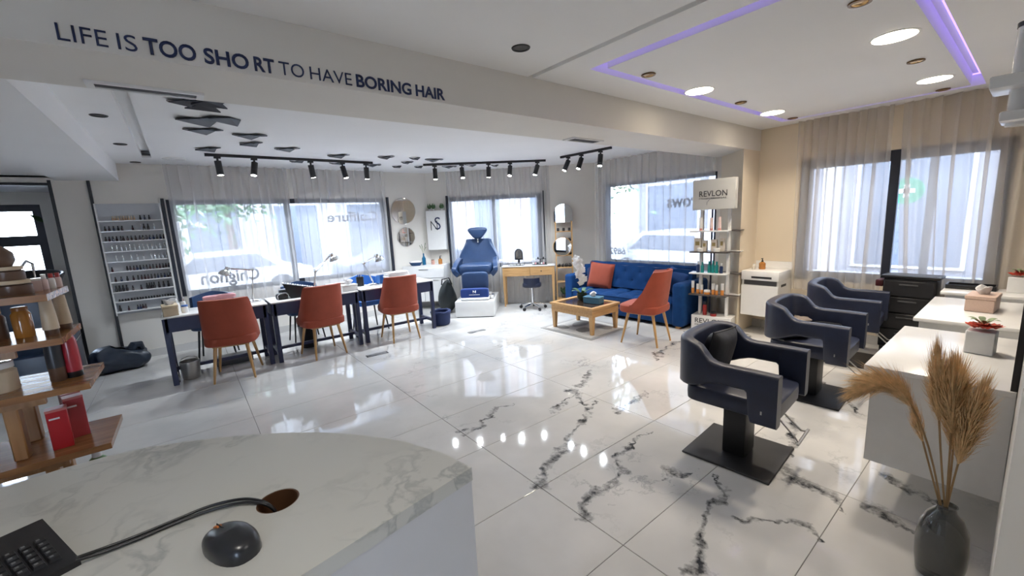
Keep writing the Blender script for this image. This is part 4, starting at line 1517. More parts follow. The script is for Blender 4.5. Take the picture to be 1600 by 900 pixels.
G().sell((0, -.30, .30), (.46, .12, .34), .35, .35).obj('leg_rest', M_BLUEL, t)
G().cyl((0, 0, 0), (0, 0, .40), .10, n=20).obj('pedestal', M_WHITEM, t)
G().rbox(-.22, .22, -.2, .2, .0, .03, .01, 2).obj('base', M_WHITEM, t)
# folded towel with the emblem, hanging in front of the leg rest
tw = PO+Matrix.Rotation(PRZ, 3, 'Z') @ Vector((.33, .112, 0))
t = thing('branded_towel', 'royal blue folded towel with a white emblem on the platform', 'towel', (tw.x, tw.y, .29), PRZ)
mtw = mat('royal_blue_towel', (.008, .035, .18), .85, bump=.15, bscale=250, sheen=.3)
G().sell((0, 0, .018), (.50, .15, .036), .4, .25).obj('lower_fold', M_PAPER, t)
G().sell((0, .0, .105), (.48, .10, .17), .3, .22, 32, 14).obj('towel_roll', mtw, t)
me_ = mat('white_print', (.8, .8, .82), .6)
txt('emblem', 'N', .05, frame((-.025, -.052, .115), (1, 0, 0), (0, 0, 1)), me_, t, cap=.045, bold=.01)
G().box(-.09, .09, -.0525, -.051, .082, .090).obj('printed_line', me_, t, smooth=False)
t = thing('foot_bath', 'small silver bowl at the side of the pedicure platform', 'bowl', (PO+Matrix.Rotation(PRZ, 3, 'Z') @ Vector((.60, .22, .275)))[:], 0)
G().lathe([(.03, 0), (.05, .03), (.055, .07), (.05, .07), (.028, .01)], 20).obj('bowl', M_CHROME, t)
G().tube([(.055*math.cos(2*PI*i/20), .055*math.sin(2*PI*i/20), .07) for i in range(20)], .004, 6, closed=True).obj('rim', M_CHROME, t)
t = thing('duffel_bag', 'black slouching bag between the vanity and the pedicure platform', 'bag', (3.56, 6.46, 0), R(-40))
mbag = mat('black_green_nylon', (.008, .013, .015), .45, bump=.3, bscale=14)
G().sheet(lambda u, v: ((.165+.03*math.sin(6*PI*u+5*v))*math.sin(PI*min(.999, max(.001, v)))**.45*(1.15-.5*v)*math.cos(2*PI*u)+.06*v, (.15+.02*math.sin(8*PI*u-4*v))*math.sin(PI*min(.999, max(.001, v)))**.45*math.sin(2*PI*u), .60*v), 40, 20).obj('body', mbag, t, ang=80)
G().tube([(-.04, -.08, .52), (-.02, -.10, .62), (.10, -.10, .64), (.14, -.07, .52)], .012, 8).obj('handle', M_BLACK, t)

# ------------------------------------------------------------------ oak table with drawer, stool
ox, oy = onw(1.43, .36)
t = thing('oak_side_table', 'slim oak table with one drawer and a white top by the corner window', 'table', (ox, oy, 0), CRZ)
G().rbox(-.01, .96, -.01, .26, .735, .752, .003, 1).obj('top', M_WHITE, t)
G().box(.03, .50, .0, .018, .565, .735).obj('apron', M_OAK, t, smooth=False)
d = G().rbox(.505, .92, -.004, .018, .572, .728, .003, 1).obj('drawer', M_OAK, t)
G().lathe([(.006, 0), (.012, .012), (.010, .018)], 12, 0, T(.71, -.004, .65) @ RX(PI/2)).obj('knob', M_BLACK, d)
for a in ((.03, .92, .232, .25), ):
    G().box(a[0], a[1], a[2], a[3], .565, .735).obj('apron', M_OAK, t, smooth=False)
for x in (0, .93):
    G().box(x+.005, x+.023, .03, .22, .565, .735).obj('apron', M_OAK, t, smooth=False)
for x in (0, .90):
    for y in (0, .20):
        G().add([(x+.012, y+.008, 0), (x+.04, y+.008, 0), (x+.04, y+.036, 0), (x+.012, y+.036, 0), (x, y, .735), (x+.05, y, .735), (x+.05, y+.05, .735), (x, y+.05, .735)],
                [(0, 3, 2, 1), (4, 5, 6, 7), (0, 1, 5, 4), (1, 2, 6, 5), (2, 3, 7, 6), (3, 0, 4, 7)]).obj('leg', M_OAKZ, t, smooth=False)


def ont(x, y, z=.752):
    q = Vector((ox, oy, 0))+Matrix.Rotation(CRZ, 3, 'Z') @ Vector((x, y, 0))
    return (q.x, q.y, z)


t = thing('table_mirror', 'black arched light mirror on a stand on the slim oak table', 'mirror', ont(.30, .14), CRZ)
poly = [(-.075, .0), (.075, .0), (.075, .12)]+[(.075*math.cos(PI*i/12), .12+.085*math.sin(PI*i/12)) for i in range(1, 12)]+[(-.075, .12)]
G().prism(poly, -.012, .012, 0, T(0, 0, .10) @ RX(PI/2)).obj('mirror_frame', M_BLACKP, t, smooth=False)
G().prism([(x*.72, .028+y*.78) for x, y in poly], .012, .014, 0, T(0, 0, .10) @ RX(PI/2)).obj('glass', M_MIRROR, t, smooth=False)
G().box(-.02, .02, -.012, .012, .02, .10).obj('stem', M_BLACKP, t, smooth=False)
G().rbox(-.08, .08, -.05, .05, 0, .02, .006, 1).obj('base', M_BLACKP, t)
t = thing('acrylic_organiser', 'clear and silver low organiser on the slim oak table', 'organiser', ont(.26, .05), CRZ)
for z in (.002, .055):
    G().rbox(-.15, .15, -.035, .035, z, z+.006, .002, 1).obj('tray', M_CHROME, t)
for sx in (-1, 1):
    G().box(sx*.147-.003, sx*.147+.003, -.035, .035, 0, .075).obj('side', M_CHROME, t, smooth=False)
for k in range(4):
    G().rbox(-.12+.065*k, -.07+.065*k, -.02, .02, .009, .04, .004, 1).obj('compartment', M_WHITE, t)
t = thing('lash_tray', 'tray of small pots and brushes on the slim oak table', 'tray', ont(.68, .12), CRZ)
G().rbox(-.14, .14, -.06, .06, 0, .01, .004, 1).obj('tray', M_DARKTXT, t)
for k in range(7):
    q = random.Random(k+3)
    G().lathe([(.014, .01), (.015, .035), (.010, .042)], 10, 0, T(-.11+.037*k, q.uniform(-.03, .03), 0)).obj('pot', (M_WHITE, M_PINK, M_BLACKP, M_CHROME)[k % 4], t)
t = thing('lash_rack', 'little black two-armed holder behind the pots on the slim oak table', 'holder', ont(.70, .205), CRZ)
G().box(-.10, .10, -.01, .01, .09, .10).box(-.006, .006, -.006, .006, 0, .09).obj('bar', M_BLACKP, t, smooth=False)
for sx in (-1, 1):
    G().lathe([(.014, .10), (.016, .115), (.006, .135)], 10, 0, T(sx*.05, 0, 0)).obj('holder', M_BLACKP, t)

sx_, sy_ = onw(1.98, .58)
t = thing('rolling_stool', 'navy rolling stool with a backrest under the slim oak table', 'stool', (sx_, sy_, 0), CRZ)
G().sell((0, 0, .44), (.34, .32, .09), .4, .7).obj('seat', M_NAVY, t)
G().sheet(lambda u, v: (.17*math.sin((2*u-1)*1.0), -.17*math.cos((2*u-1)*1.0), .43+.14*v), 16, 5, .03).obj('backrest', M_NAVY, t)
G().cyl((0, 0, .10), (0, 0, .40), .022, n=14).obj('gas_lift', M_CHROME, t)
for k in range(5):
    a = 2*PI*k/5+.3
    o = G().tube([(0, 0, .10), (.14*math.cos(a), .14*math.sin(a), .085), (.23*math.cos(a), .23*math.sin(a), .065)], [.018, .014, .010], 8).obj('base_arm', M_CHROME, t)
    G().cyl((.23*math.cos(a)-.015*math.sin(a), .23*math.sin(a)+.015*math.cos(a), .028), (.23*math.cos(a)+.015*math.sin(a), .23*math.sin(a)-.015*math.cos(a), .028), .028, n=12).obj('caster', M_BLACKP, o)
t = thing('wall_socket', 'black wall socket under the slim oak table', 'socket', onw(2.16, .001)+(.40,), CRZ)
G().rbox(-.045, .045, -.010, 0, -.045, .045, .003, 1).obj('plate', M_BLACK, t)
G().cyl((0, -.012, 0), (0, -.010, 0), .022, n=16).obj('outlet', M_BLACKP, t)
t = thing('coiled_cable', 'coiled black cable hanging from the wall socket', 'cable', onw(2.16, .03)+(0,), CRZ)
pts = []
for i in range(70):
    a = i*.42
    pts.append((.045*math.cos(a)+.004*math.sin(a*.37), -.012+.010*math.sin(a*.7), .17+.085*math.sin(a)))
G().tube(pts, .005, 6).tube([(.04, -.01, .22), (.05, -.01, .30), (.0, -.015, .385)], .005, 6).obj('coil', M_BLACKP, t)

# ------------------------------------------------------------------ ladder shelf with arched mirrors
lx, ly = onw(2.565, .22)
lad = thing('ladder_shelf', 'tall narrow oak shelf unit with an arched mirror top', 'shelf', (lx, ly, 0), CRZ)
for x in (-.155, .135):
    for y in (-.11, .09):
        G().rbox(x, x+.02, y, y+.02, 0, 1.58 if y > 0 else 1.52, .003, 1).obj('post', M_OAKZ, lad)
LZ = [.10, .42, .68, .90, 1.14, 1.33]
for z in LZ:
    G().rbox(-.155, .155, -.11, .11, z, z+.016, .003, 1).obj('shelf', M_OAK, lad)
for zc, r, nm in ((1.60, .17, 'arched_mirror'), ):
    poly = [(-r, -.10), (r, -.10)]+[(r*math.cos(PI*i/18), r*math.sin(PI*i/18)+.06) for i in range(19)]
    G().prism(poly, -.008, .0, 0, T(0, .085, zc) @ RX(PI/2)).obj(nm, M_MIRROR, lad, smooth=False)
o = G().cyl((-.03, -.122, 1.07), (-.03, -.113, 1.07), .165, n=40).obj('round_mirror_panel', M_MIRROR, lad, smooth=True)
G().tube([(-.03+.165*math.cos(2*PI*i/40), -.118, 1.07+.165*math.sin(2*PI*i/40)) for i in range(40)], .007, 6, closed=True).obj('mirror_rim', M_OAK, o)


def onl(x, y, z):
    q = Vector((lx, ly, 0))+Matrix.Rotation(CRZ, 3, 'Z') @ Vector((x, y, 0))
    return (q.x, q.y, z)


for i, (z, n, kind) in enumerate(((LZ[5], 3, 'jar'), (LZ[4], 4, 'clip'), (LZ[3], 3, 'clip'), (LZ[2], 4, 'clip'), (LZ[1], 1, 'clip'))):
    wh_ = ('top', 'second', 'third', 'fourth', 'fifth')[i]
    for k in range(n):
        x = (-.10+.20*k/(n-1)) if n > 1 else .07
        pos_ = ('nearest the oak table', 'second along', 'third along', 'nearest the sofa')[k if k < n-1 or n == 1 else 3] if n > 1 else 'alone'
        if kind == 'jar':
            simple_bottle('cosmetic_jar', 'small dark jar on the top ladder shelf, '+pos_, 'jar', onl(x, -.03, z+.016), .024, .055, M_DARKTXT, M_BLACKP, .95, .3, 'dark jars on the ladder shelf')
        else:
            t = thing('hair_clip', 'black hair accessory on the '+wh_+' ladder shelf, '+pos_, 'hair clip', onl(x, -.02, z+.016), k, 'black hair accessories on the ladder shelf')
            G().sell((0, 0, .022), (.075, .05, .044), .7, .7).obj('shell', M_BLACKP, t)
            G().tube([(-.03, .0, .03), (-.015, -.01, .055), (.015, -.01, .055), (.03, 0, .03)], .006, 6).obj('arch', M_BLACK, t)
t = thing('potted_plant', 'small green plant on the lowest ladder shelf', 'plant', onl(-.02, 0, LZ[0]+.016))
G().lathe([(.04, 0), (.055, .07), (.05, .07)], 16).obj('pot', M_DARKTXT, t)
for k in range(22):
    a = k*2.4
    h_ = .12+.008*(k % 9)
    G().tube([(0, 0, .06), (.03*math.cos(a), .03*math.sin(a), h_*.8), (.075*math.cos(a), .075*math.sin(a), h_+.03)], [.003, .016, .002], 5).obj('leaf', M_GREEN, t)

# ------------------------------------------------------------------ sofa
SL, SD = 2.12, .76
sofa = thing('sofa', 'royal blue buttoned velvet sofa in front of the wide white curtain', 'sofa', (5.06, 4.98, 0), R(-90+2.5))
# local X runs along the sofa towards the display stand, local Y from its front edge to the curtain
G().rbox(.02, SL-.02, .02, SD-.02, .05, .30, .02, 2).obj('base', M_SOFA, sofa)
AW = .17
for x0, x1 in ((0, AW), (SL-AW, SL)):
    G().rbox(x0, x1, 0, SD, .03, .63, .045, 4).obj('arm', M_SOFA, sofa)
for x in (.06, SL-.12):
    for y in (.04, SD-.10):
        G().box(x, x+.06, y, y+.06, 0, .05).obj('foot', M_OAKZ, sofa, smooth=False)
IW = SL-2*AW


def tuft(u, v, nu, nv):
    """pillowed grid: 1 in the middle of a cell, 0 at the seams"""
    a = abs(math.sin(PI*u*nu))
    b = abs(math.sin(PI*v*nv))
    return (a**.45)*(b**.45)


def seat_fn(u, v):
    e = min(1, 14*min(u, 1-u)+.15)*min(1, 14*min(v, 1-v)+.15)
    return (AW+IW*u, .0+.58*v, .345+.045*tuft(u, v, 6, 2)+.02*e)


G().sheet(seat_fn, 112, 36, .10).obj('seat', M_SOFA, sofa, ang=80)
G().rbox(AW, SL-AW, .004, .57, .26, .36, .03, 3).obj('seat_front', M_SOFA, sofa)


BTN = [(AW*.55+(SL-AW*1.1)*(i+.5)/7, .53) for i in range(7)]+[(AW*.55+(SL-AW*1.1)*i/7, .66) for i in range(1, 7)]


def back_fn(u, v):
    x, z = AW*.55+(SL-AW*1.1)*u, .40+.36*v-.02*abs(2*u-1)**6
    dent = sum(math.exp(-((x-bx)**2+(z-bz)**2)/.0022) for bx, bz in BTN)
    return (x, .535+.045*min(1, dent)+.05*v, z)


b = G().sheet(back_fn, 120, 26, -.14).obj('backrest', M_SOFA, sofa, ang=80)
G().tube([(AW*.5+(SL-AW)*i/24, .66, .745+.004*math.sin(i*1.7)) for i in range(25)], .055, 12).obj('back_roll', M_SOFA, sofa)
for bx, bz in BTN:
    G().sell((bx, .57+.05*(bz-.40)/.36, bz), (.03, .022, .03), .9, .9, 10, 8).obj('button', M_SOFA, b)


def ons(x, y, z):
    q = sofa.matrix_basis @ Vector((x, y, z))
    return q


bpy.context.view_layer.update()


def cushion(label, p, rot, s, mt, grp=None):
    t = thing('cushion', label, 'cushion', p, 0, grp)
    o = G()

    def fn_(u, v, sg):
        x, y = 2*u-1, 2*v-1
        k = ((1-x**4)*(1-y**4))**.5
        pin = 1-.06*(x*x*(1-y*y)+y*y*(1-x*x))*0+.05*(abs(x*y))**3
        return (x*s/2*pin*(1-.06*(1-y*y)*0), sg*.065*k, y*s/2*pin)
    o.sheet(lambda u, v: fn_(u, v, -1), 16, 16)
    o.sheet(lambda u, v: fn_(v, u, 1), 16, 16)
    c_ = o.obj('cover', mt, t, ang=60)
    c_.rotation_euler = rot
    G().tube([(fn_(i/10, 0, 0)) for i in range(10)]+[(fn_(1, i/10, 0)) for i in range(10)]+[(fn_(1-i/10, 1, 0)) for i in range(10)]+[(fn_(0, 1-i/10, 0)) for i in range(10)], .005, 6, closed=True).obj('piping', mt, c_)
    return t


M_ORC = mat('rust_cushion', (.30, .058, .030), .8, vary=.08, sheen=.3, bump=.08, bscale=200)
cushion('rust square cushion leaning on the sofa back near the ladder shelf', ons(.52, .34, .60)[:], (R(-14), R(6), R(-72)), .40, M_ORC)
cushion('rust square cushion half hidden behind the velvet chair on the sofa', ons(1.60, .33, .58)[:], (R(-14), R(-8), R(-112)), .36, M_ORC)
cushion('blue square cushion by the sofa arm beside the display stand', ons(1.78, .46, .58)[:], (R(-16), R(14), R(-100)), .36, mat('blue_cushion', (.012, .06, .22), .8, sheen=.3))
cushion('dark blue cushion against the sofa arm near the ladder shelf', ons(.33, .47, .58)[:], (R(-16), R(-6), R(-78)), .36, mat('dark_blue_cushion', (.006, .022, .09), .8, sheen=.3))

# ------------------------------------------------------------------ rug, coffee table, orchid
M_RUG = mat('pale_rug', (.60, .585, .56), .95, vary=.1, scale=60, bump=.3, bscale=500)
M_RUG2 = mat('grey_rug_pattern', (.34, .335, .32), .95, vary=.1, scale=60, bump=.3, bscale=500)
r = thing('rug', 'small pale rug with grey border under the coffee table', 'rug', (4.40, 3.94, 0), R(1))
G().rbox(-.43, .43, -.48, .48, 0, .006, .003, 1).obj('border', M_RUG2, r)
G().box(-.37, .37, -.42, .42, .006, .008).obj('field', M_RUG, r, smooth=False)
for cx, cy, a, b_, ro in ((-.12, -.08, .14, .10, .4), (.12, .18, .16, .11, -.3), (.16, -.22, .10, .12, .8), (-.2, .25, .09, .12, .2)):
    G().prism([(cx+a*math.cos(2*PI*i/16+ro)*(1+.25*math.sin(4*PI*i/16)), cy+b_*math.sin(2*PI*i/16+ro)) for i in range(16)], .008, .0095).obj('motif', M_RUG2, r, smooth=False)
ct = thing('coffee_table', 'low oak coffee table with a dark inset top', 'coffee table', (4.40, 3.94, .009), R(1))
ct.scale = (.92, .90, .97)
for x0, x1, y0, y1 in ((-.33, .33, -.44, -.37), (-.33, .33, .37, .44), (-.33, -.26, -.37, .37), (.26, .33, -.37, .37)):
    G().rbox(x0, x1, y0, y1, .35, .385, .004, 1).obj('top_rail', M_OAK, ct)
G().box(-.26, .26, -.37, .37, .352, .374).obj('top_panel', mat('dark_walnut', (.045, .028, .02), .12, coat=.4), ct, smooth=False)
G().box(-.31, .31, -.42, -.40, .25, .35).obj('apron', M_OAK, ct, smooth=False)
G().box(-.31, .31, .40, .42, .25, .35).obj('apron', M_OAK, ct, smooth=False)
for x in (-.31, .29):
    G().box(x, x+.02, -.40, .40, .25, .35).obj('apron', M_OAK, ct, smooth=False)
for x0, x1, y0, y1 in ((-.318, .318, -.428, -.42), (-.318, .318, .42, .428), (-.318, -.31, -.42, .42), (.31, .318, -.42, .42)):
    G().box(x0, x1, y0, y1, .288, .296).obj('moulding', M_OAK, ct, smooth=False)
for sx in (-1, 1):
    for sy in (-1, 1):
        a, b_ = sx*.275, sy*.385
        G().add([(a-.022, b_-.022, 0), (a+.022, b_-.022, 0), (a+.022, b_+.022, 0), (a-.022, b_+.022, 0), (a-.034, b_-.034, .25), (a+.034, b_-.034, .25), (a+.034, b_+.034, .25), (a-.034, b_+.034, .25)],
                [(0, 3, 2, 1), (4, 5, 6, 7), (0, 1, 5, 4), (1, 2, 6, 5), (2, 3, 7, 6), (3, 0, 4, 7)]).obj('leg', M_OAKZ, ct, smooth=False)
t = thing('orchid', 'white orchid in a dark pot on the coffee table', 'orchid', (4.53, 4.10, .373))
G().lathe([(.05, 0), (.07, .03), (.075, .10), (.068, .10), (.06, .05)], 20).obj('pot', mat('dark_green_pot', (.02, .035, .022), .3), t)
for k in range(5):
    a = k*1.26+.4
    G().sheet(lambda u, v: ((.03+.15*v)*math.cos(a)-(.028*math.sin(PI*v)**.7)*(2*u-1)*math.sin(a), (.03+.15*v)*math.sin(a)+(.028*math.sin(PI*v)**.7)*(2*u-1)*math.cos(a), .10+.06*math.sin(2.2*v)), 4, 8, .002).obj('leaf', M_GREEN, t)
stemp = [Vector((0, 0, .09)), Vector((.0, .02, .28)), Vector((-.01, .05, .45)), Vector((-.02, .07, .56)), Vector((-.03, .06, .62))]
G().tube(stemp, .004, 6).obj('stem', M_GREEN, t)
M_PETAL = mat('white_petal', (.85, .84, .84), .6, vary=.03)
fl_me = []
g = G()
for k in range(5):
    a = 2*PI*k/5
    w_ = .040 if k % 2 else .030
    g.sheet(lambda u, v: (w_*math.sin(PI*min(1, v+.1))*(2*u-1)*math.cos(a)-(.066*v)*math.sin(a), -.016*v*(1-v)*4+.004*k, w_*math.sin(PI*min(1, v+.1))*(2*u-1)*math.sin(a)+(.066*v)*math.cos(a)), 3, 5, .001)
fm = g.mesh('flower', M_PETAL)
q = random.Random(9)
for k in range(13):
    f = k/12
    p_ = stemp[1].lerp(stemp[2], f*2) if f < .5 else stemp[2].lerp(stemp[4], f*2-1)
    place('flower', fm, t, p_+Vector((q.uniform(-.045, .035), q.uniform(-.05, .03), q.uniform(-.02, .02))), (q.uniform(-.4, .4), q.uniform(-.3, .3), q.uniform(-1.2, .2)))
tissue_box('blue tissue box on the coffee table', (4.46, 3.82, .373), R(12), (.15, .25, .095), mat('teal_blue_card', (.06, .17, .26), .6))

# ------------------------------------------------------------------ product display stand
RM = frame((5.26, 2.80, 0), (.16, -.987, 0), (.987, .16, 0))
RZr = math.atan2(-.987, .16)
st = thing('display_stand', 'white product display stand with a headboard beside the sofa', 'display stand', (5.26, 2.80, 0), RZr)
SWD, SDP = .49, .25
G().rbox(0, SWD, 0, SDP, .0, .215, .004, 1).obj('base', M_WHITE, st)
G().rbox(-.015, SWD+.0, -.0, .10, 1.60, 1.975, .004, 1).obj('headboard', mat('pale_grey_board', (.52, .52, .50), .5, vary=.02), st)
for x in (.055, .385):
    G().rbox(x, x+.035, .10, .15, .215, 1.60, .003, 1).obj('post', M_WHITE, st)
G().box(.16, .178, .20, .215, .215, 1.60).obj('back_post', M_NAVYM, st, smooth=False)
M_WENGE = mat('dark_shelf', (.06, .05, .045), .4)
RZS = [1.336, 1.068, .788, .504]
for k, z in enumerate(RZS):
    s_ = G().rbox(-.035, SWD-.06, -.03, .13, z-.018, z, .003, 1).obj('shelf', M_WHITE if k % 2 == 0 else M_WENGE, st)
    G().rbox(.0, SWD+.05, .135, SDP+.01, z-.014, z-.002, .003, 1).obj('back_ledge', M_WENGE if k % 2 == 0 else M_WHITE, s_)
    G().rbox(SWD-.06, SWD+.05, .10, .135, z-.014, z-.002, .003, 1).obj('end_bar', M_WENGE, s_)
txt('headboard_name', 'REVLON', .33, frame((.065, -.001, 1.765), (1, 0, 0), (0, 0, 1)), M_DARKTXT, st, cap=.072, bold=.006)
txt('headboard_subtitle', 'PROFESSIONAL', .33, frame((.065, -.001, 1.732), (1, 0, 0), (0, 0, 1)), M_DARKTXT, st, cap=.017)
G().tube([(.16, -.003, 1.655), (.165, -.003, 1.69), (.18, -.003, 1.72), (.205, -.003, 1.75)], [.002, .005, .005, .002], 6).obj('silver_stroke', M_CHROME, st)
txt('base_name', 'REVLON', .35, frame((.05, -.001, .115), (1, 0, 0), (0, 0, 1)), M_DARKTXT, st, cap=.066, bold=.004)
txt('base_subtitle', 'PROFESSIONAL', .35, frame((.05, -.001, .08), (1, 0, 0), (0, 0, 1)), M_DARKTXT, st, cap=.018)


def onr(x, y, z):
    q_ = RM @ Vector((x, y, 0))
    return (q_.x, q_.y, z)


def tube_pack(label, p, w, h, mt, mc, grp, rz=RZr):
    t = thing('product_tube', label, 'product', p, rz, grp)
    g_ = G()
    n = 14
    vs, fs = [], []
    for j, (f, e) in enumerate(((.0, 1.0), (.35, .95), (.75, .7), (1.0, .12))):
        for i in range(n):
            a = 2*PI*i/n
            vs.append((w/2*(1-.22*f)*math.cos(a), w/2*e*math.sin(a)*.9, h*.16+h*.84*f))
    for j in range(3):
        fs += [(j*n+i, j*n+(i+1) % n, (j+1)*n+(i+1) % n, (j+1)*n+i) for i in range(n)]
    fs += [list(range(n))[::-1], list(range(3*n, 4*n))]
    g_.add(vs, fs).obj('tube', mt, t)
    G().lathe([(w*.40, 0), (w*.42, .003), (w*.42, h*.16)], 14).obj('cap', mc, t)
    return t


M_LPINK = mat('pale_pink_plastic', (.72, .55, .53), .35)
M_ROSE = mat('rose_cap', (.62, .26, .22), .35)
M_GOLDP = mat('gold_label', (.42, .32, .14), .3, .6)
M_TEAL = mat('teal_plastic', (.01, .25, .25), .25, coat=.3)
M_DBLUE = mat('dark_blue_plastic', (.012, .03, .10), .3)
M_OR = mat('amber_orange_plastic', (.70, .27, .06), .3)
M_RED = mat('red_plastic', (.36, .02, .02), .3, coat=.3)
n_ = ('nearest the sofa', 'second from the sofa', 'third from the sofa', 'fourth from the sofa', 'fifth from the sofa', 'sixth from the sofa', 'seventh from the sofa')
for k, x in enumerate((.11, .24, .335)):
    tube_pack('pale pink tube on the top display shelf, '+n_[k], onr(x-.03, .045, RZS[0]), .045, .17 if k != 1 else .16, M_LPINK if k else M_WHITE, M_ROSE, 'pink tubes on the display stand')
for k, (x, w_, h_) in enumerate(((.05, .085, .17), (.135, .055, .14), (.25, .07, .15), (.345, .05, .17))):
    t = thing('product_box', 'pale product box with gold print on the second display shelf, '+n_[k], 'product box', onr(x, .05, RZS[1]), RZr, 'pale boxes on the display stand')
    G().rbox(-w_/2, w_/2, -.03, .03, 0, h_, .003, 1).obj('carton', mat('cream_card%d' % k, (.66, .60, .52), .5), t)
    G().box(-w_*.3, w_*.3, -.0312, -.030, h_*.45, h_*.75).obj('label', M_GOLDP, t, smooth=False)
for k, (x, w_) in enumerate(((.095, .07), (.295, .075))):
    t = thing('product_jar', 'white low jar in front of the pale boxes, '+n_[k], 'jar', onr(x, .0, RZS[1]), RZr, 'white jars on the display stand')
    G().lathe([(w_*.48, 0), (w_*.5, .004), (w_*.5, .025)], 18).obj('pot', M_WHITE, t)
    G().lathe([(w_*.52, .025), (w_*.52, .042), (w_*.48, .045)], 18).obj('lid', M_WHITE, t)
for k, (x, h_, mt_) in enumerate(((.06, .15, M_DBLUE), (.115, .14, M_TEAL), (.20, .15, M_TEAL), (.245, .16, M_TEAL), (.29, .15, M_TEAL), (.345, .13, M_DBLUE))):
    simple_bottle('product_bottle', ('teal' if mt_ is M_TEAL else 'dark blue')+' bottle on the third display shelf, '+n_[k], 'bottle', onr(x, .04, RZS[2]), .021, h_, mt_, M_TEAL if mt_ is M_TEAL else M_WHITE, .55, .28, 'blue and teal bottles on the display stand')
for k, (x, h_, r_) in enumerate(((.0, .165, .020), (.065, .13, .021), (.115, .12, .018), (.255, .145, .02), (.298, .13, .018), (.365, .15, .021))):
    simple_bottle('product_bottle', 'orange bottle with white cap on the fourth display shelf, '+n_[k], 'bottle', onr(x, .04, RZS[3]), r_, h_, M_OR, M_WHITE, .92, .55, 'orange bottles on the display stand')
t = thing('product_jar', 'orange jar with white lid in the middle of the fourth display shelf', 'jar', onr(.185, .03, RZS[3]), RZr)
G().lathe([(.036, 0), (.037, .004), (.037, .03)], 18).obj('pot', M_OR, t)
G().lathe([(.039, .03), (.039, .055), (.036, .058)], 18).obj('lid', M_WHITE, t)
simple_bottle('product_bottle', 'dark red bottle with black cap standing on the display stand base', 'bottle', onr(.15, .07, .215), .027, .18, M_RED, M_BLACKP, .7, .22)
t = thing('product_jar', 'dark red jar with a black lid on the display stand base', 'jar', onr(.265, .05, .215), RZr)
G().lathe([(.036, 0), (.038, .004), (.038, .035)], 18).obj('pot', M_RED, t)
G().lathe([(.04, .035), (.04, .058), (.037, .06)], 18).obj('lid', M_BLACKP, t)

# ------------------------------------------------------------------ floating vanity by the wide window
v = thing('floating_vanity', 'white floating vanity cabinet under the warm-tinted wall', 'vanity', (0, 0, 0))
VX, VY0, VY1 = 5.56, 1.88, 2.30
G().box(VX+.02, XR-.002, VY0, VY1, .24, .70).obj('body', M_WHITE, v, smooth=False)
d = G().rbox(VX, VX+.018, VY0, VY1, .245, .635, .003, 1).obj('door', M_WHITE, v)
o = G().rbox(VX-.01, XR-.002, VY0-.01, VY1, .70, .815, .005, 2).obj('top', M_WHITE, v)
G().box(VX+.005, VX+.018, VY0+.02, VY1-.03, .64, .695).obj('shadow_gap', M_DARKTXT, v, smooth=False)
G().box(VX-.012, VX-.009, VY0+.07, VY0+.30, .725, .75).obj('towel_slot', M_BLACK, o, smooth=False)
G().box(VX+.10, VX+.26, VY0-.002, VY0+.001, .62, .65).obj('handle_recess', M_BLACK, v, smooth=False)
G().box(XR-.016, XR-.003, VY0-.01, VY1, .815, .90).obj('splashback', M_WHITE, v, smooth=False)
t = bottle('soap_bottle', 'amber pump bottle on the white floating vanity', 'soap bottle', (5.79, 2.15, .815), [(.036, 0), (.038, .006), (.038, .075), (.015, .095)], [(.012, .095), (.012, .112), (.006, .112), (.006, .135)], M_AMBER, M_BLACKP)
G().box(-.03, .006, -.006, .006, .13, .14).obj('spout', M_BLACKP, t, smooth=False)
simple_bottle('small_bottle', 'small clear bottle beside the amber pump bottle', 'bottle', (5.72, 2.22, .815), .02, .07, mat('clear_bottle', (.62, .57, .5), .2), M_WHITE, .6, .25)

# ------------------------------------------------------------------ salon chairs
def loft(path, th, rad=.025):
    """a padded band: path of (x, y, z_bottom, z_top) with a rounded section of thickness th"""
    g_ = G()
    k = len(path)
    secs = []
    for i, (x, y, zb, zt) in enumerate(path):
        a = Vector(path[max(i-1, 0)][:2])
        b = Vector(path[min(i+1, k-1)][:2])
        j = 1
        while (b-a).length < 1e-4:
            j += 1
            a = Vector(path[max(i-j, 0)][:2])
            b = Vector(path[min(i+j, k-1)][:2])
        d_ = (b-a).normalized()
        n_ = Vector((-d_.y, d_.x))
        r_ = min(rad, th*.49, (zt-zb)*.49)
        pts = []
        for cx, cz, a0 in ((th/2-r_, zt-r_, 0), (-th/2+r_, zt-r_, 90), (-th/2+r_, zb+r_, 180), (th/2-r_, zb+r_, 270)):
            for s_ in range(4):
                an = R(a0+30*s_)
                pts.append((cx+r_*math.cos(an), cz+r_*math.sin(an)))
        secs.append([Vector((x+n_.x*o_, y+n_.y*o_, z_)) for o_, z_ in pts])
    m_ = len(secs[0])
    vs = [p_ for s_ in secs for p_ in s_]
    fs = []
    for i in range(k-1):
        fs += [(i*m_+j, i*m_+(j+1) % m_, (i+1)*m_+(j+1) % m_, (i+1)*m_+j) for j in range(m_)]
    fs += [list(range(m_))[::-1], list(range((k-1)*m_, k*m_))]
    return g_.add(vs, fs)


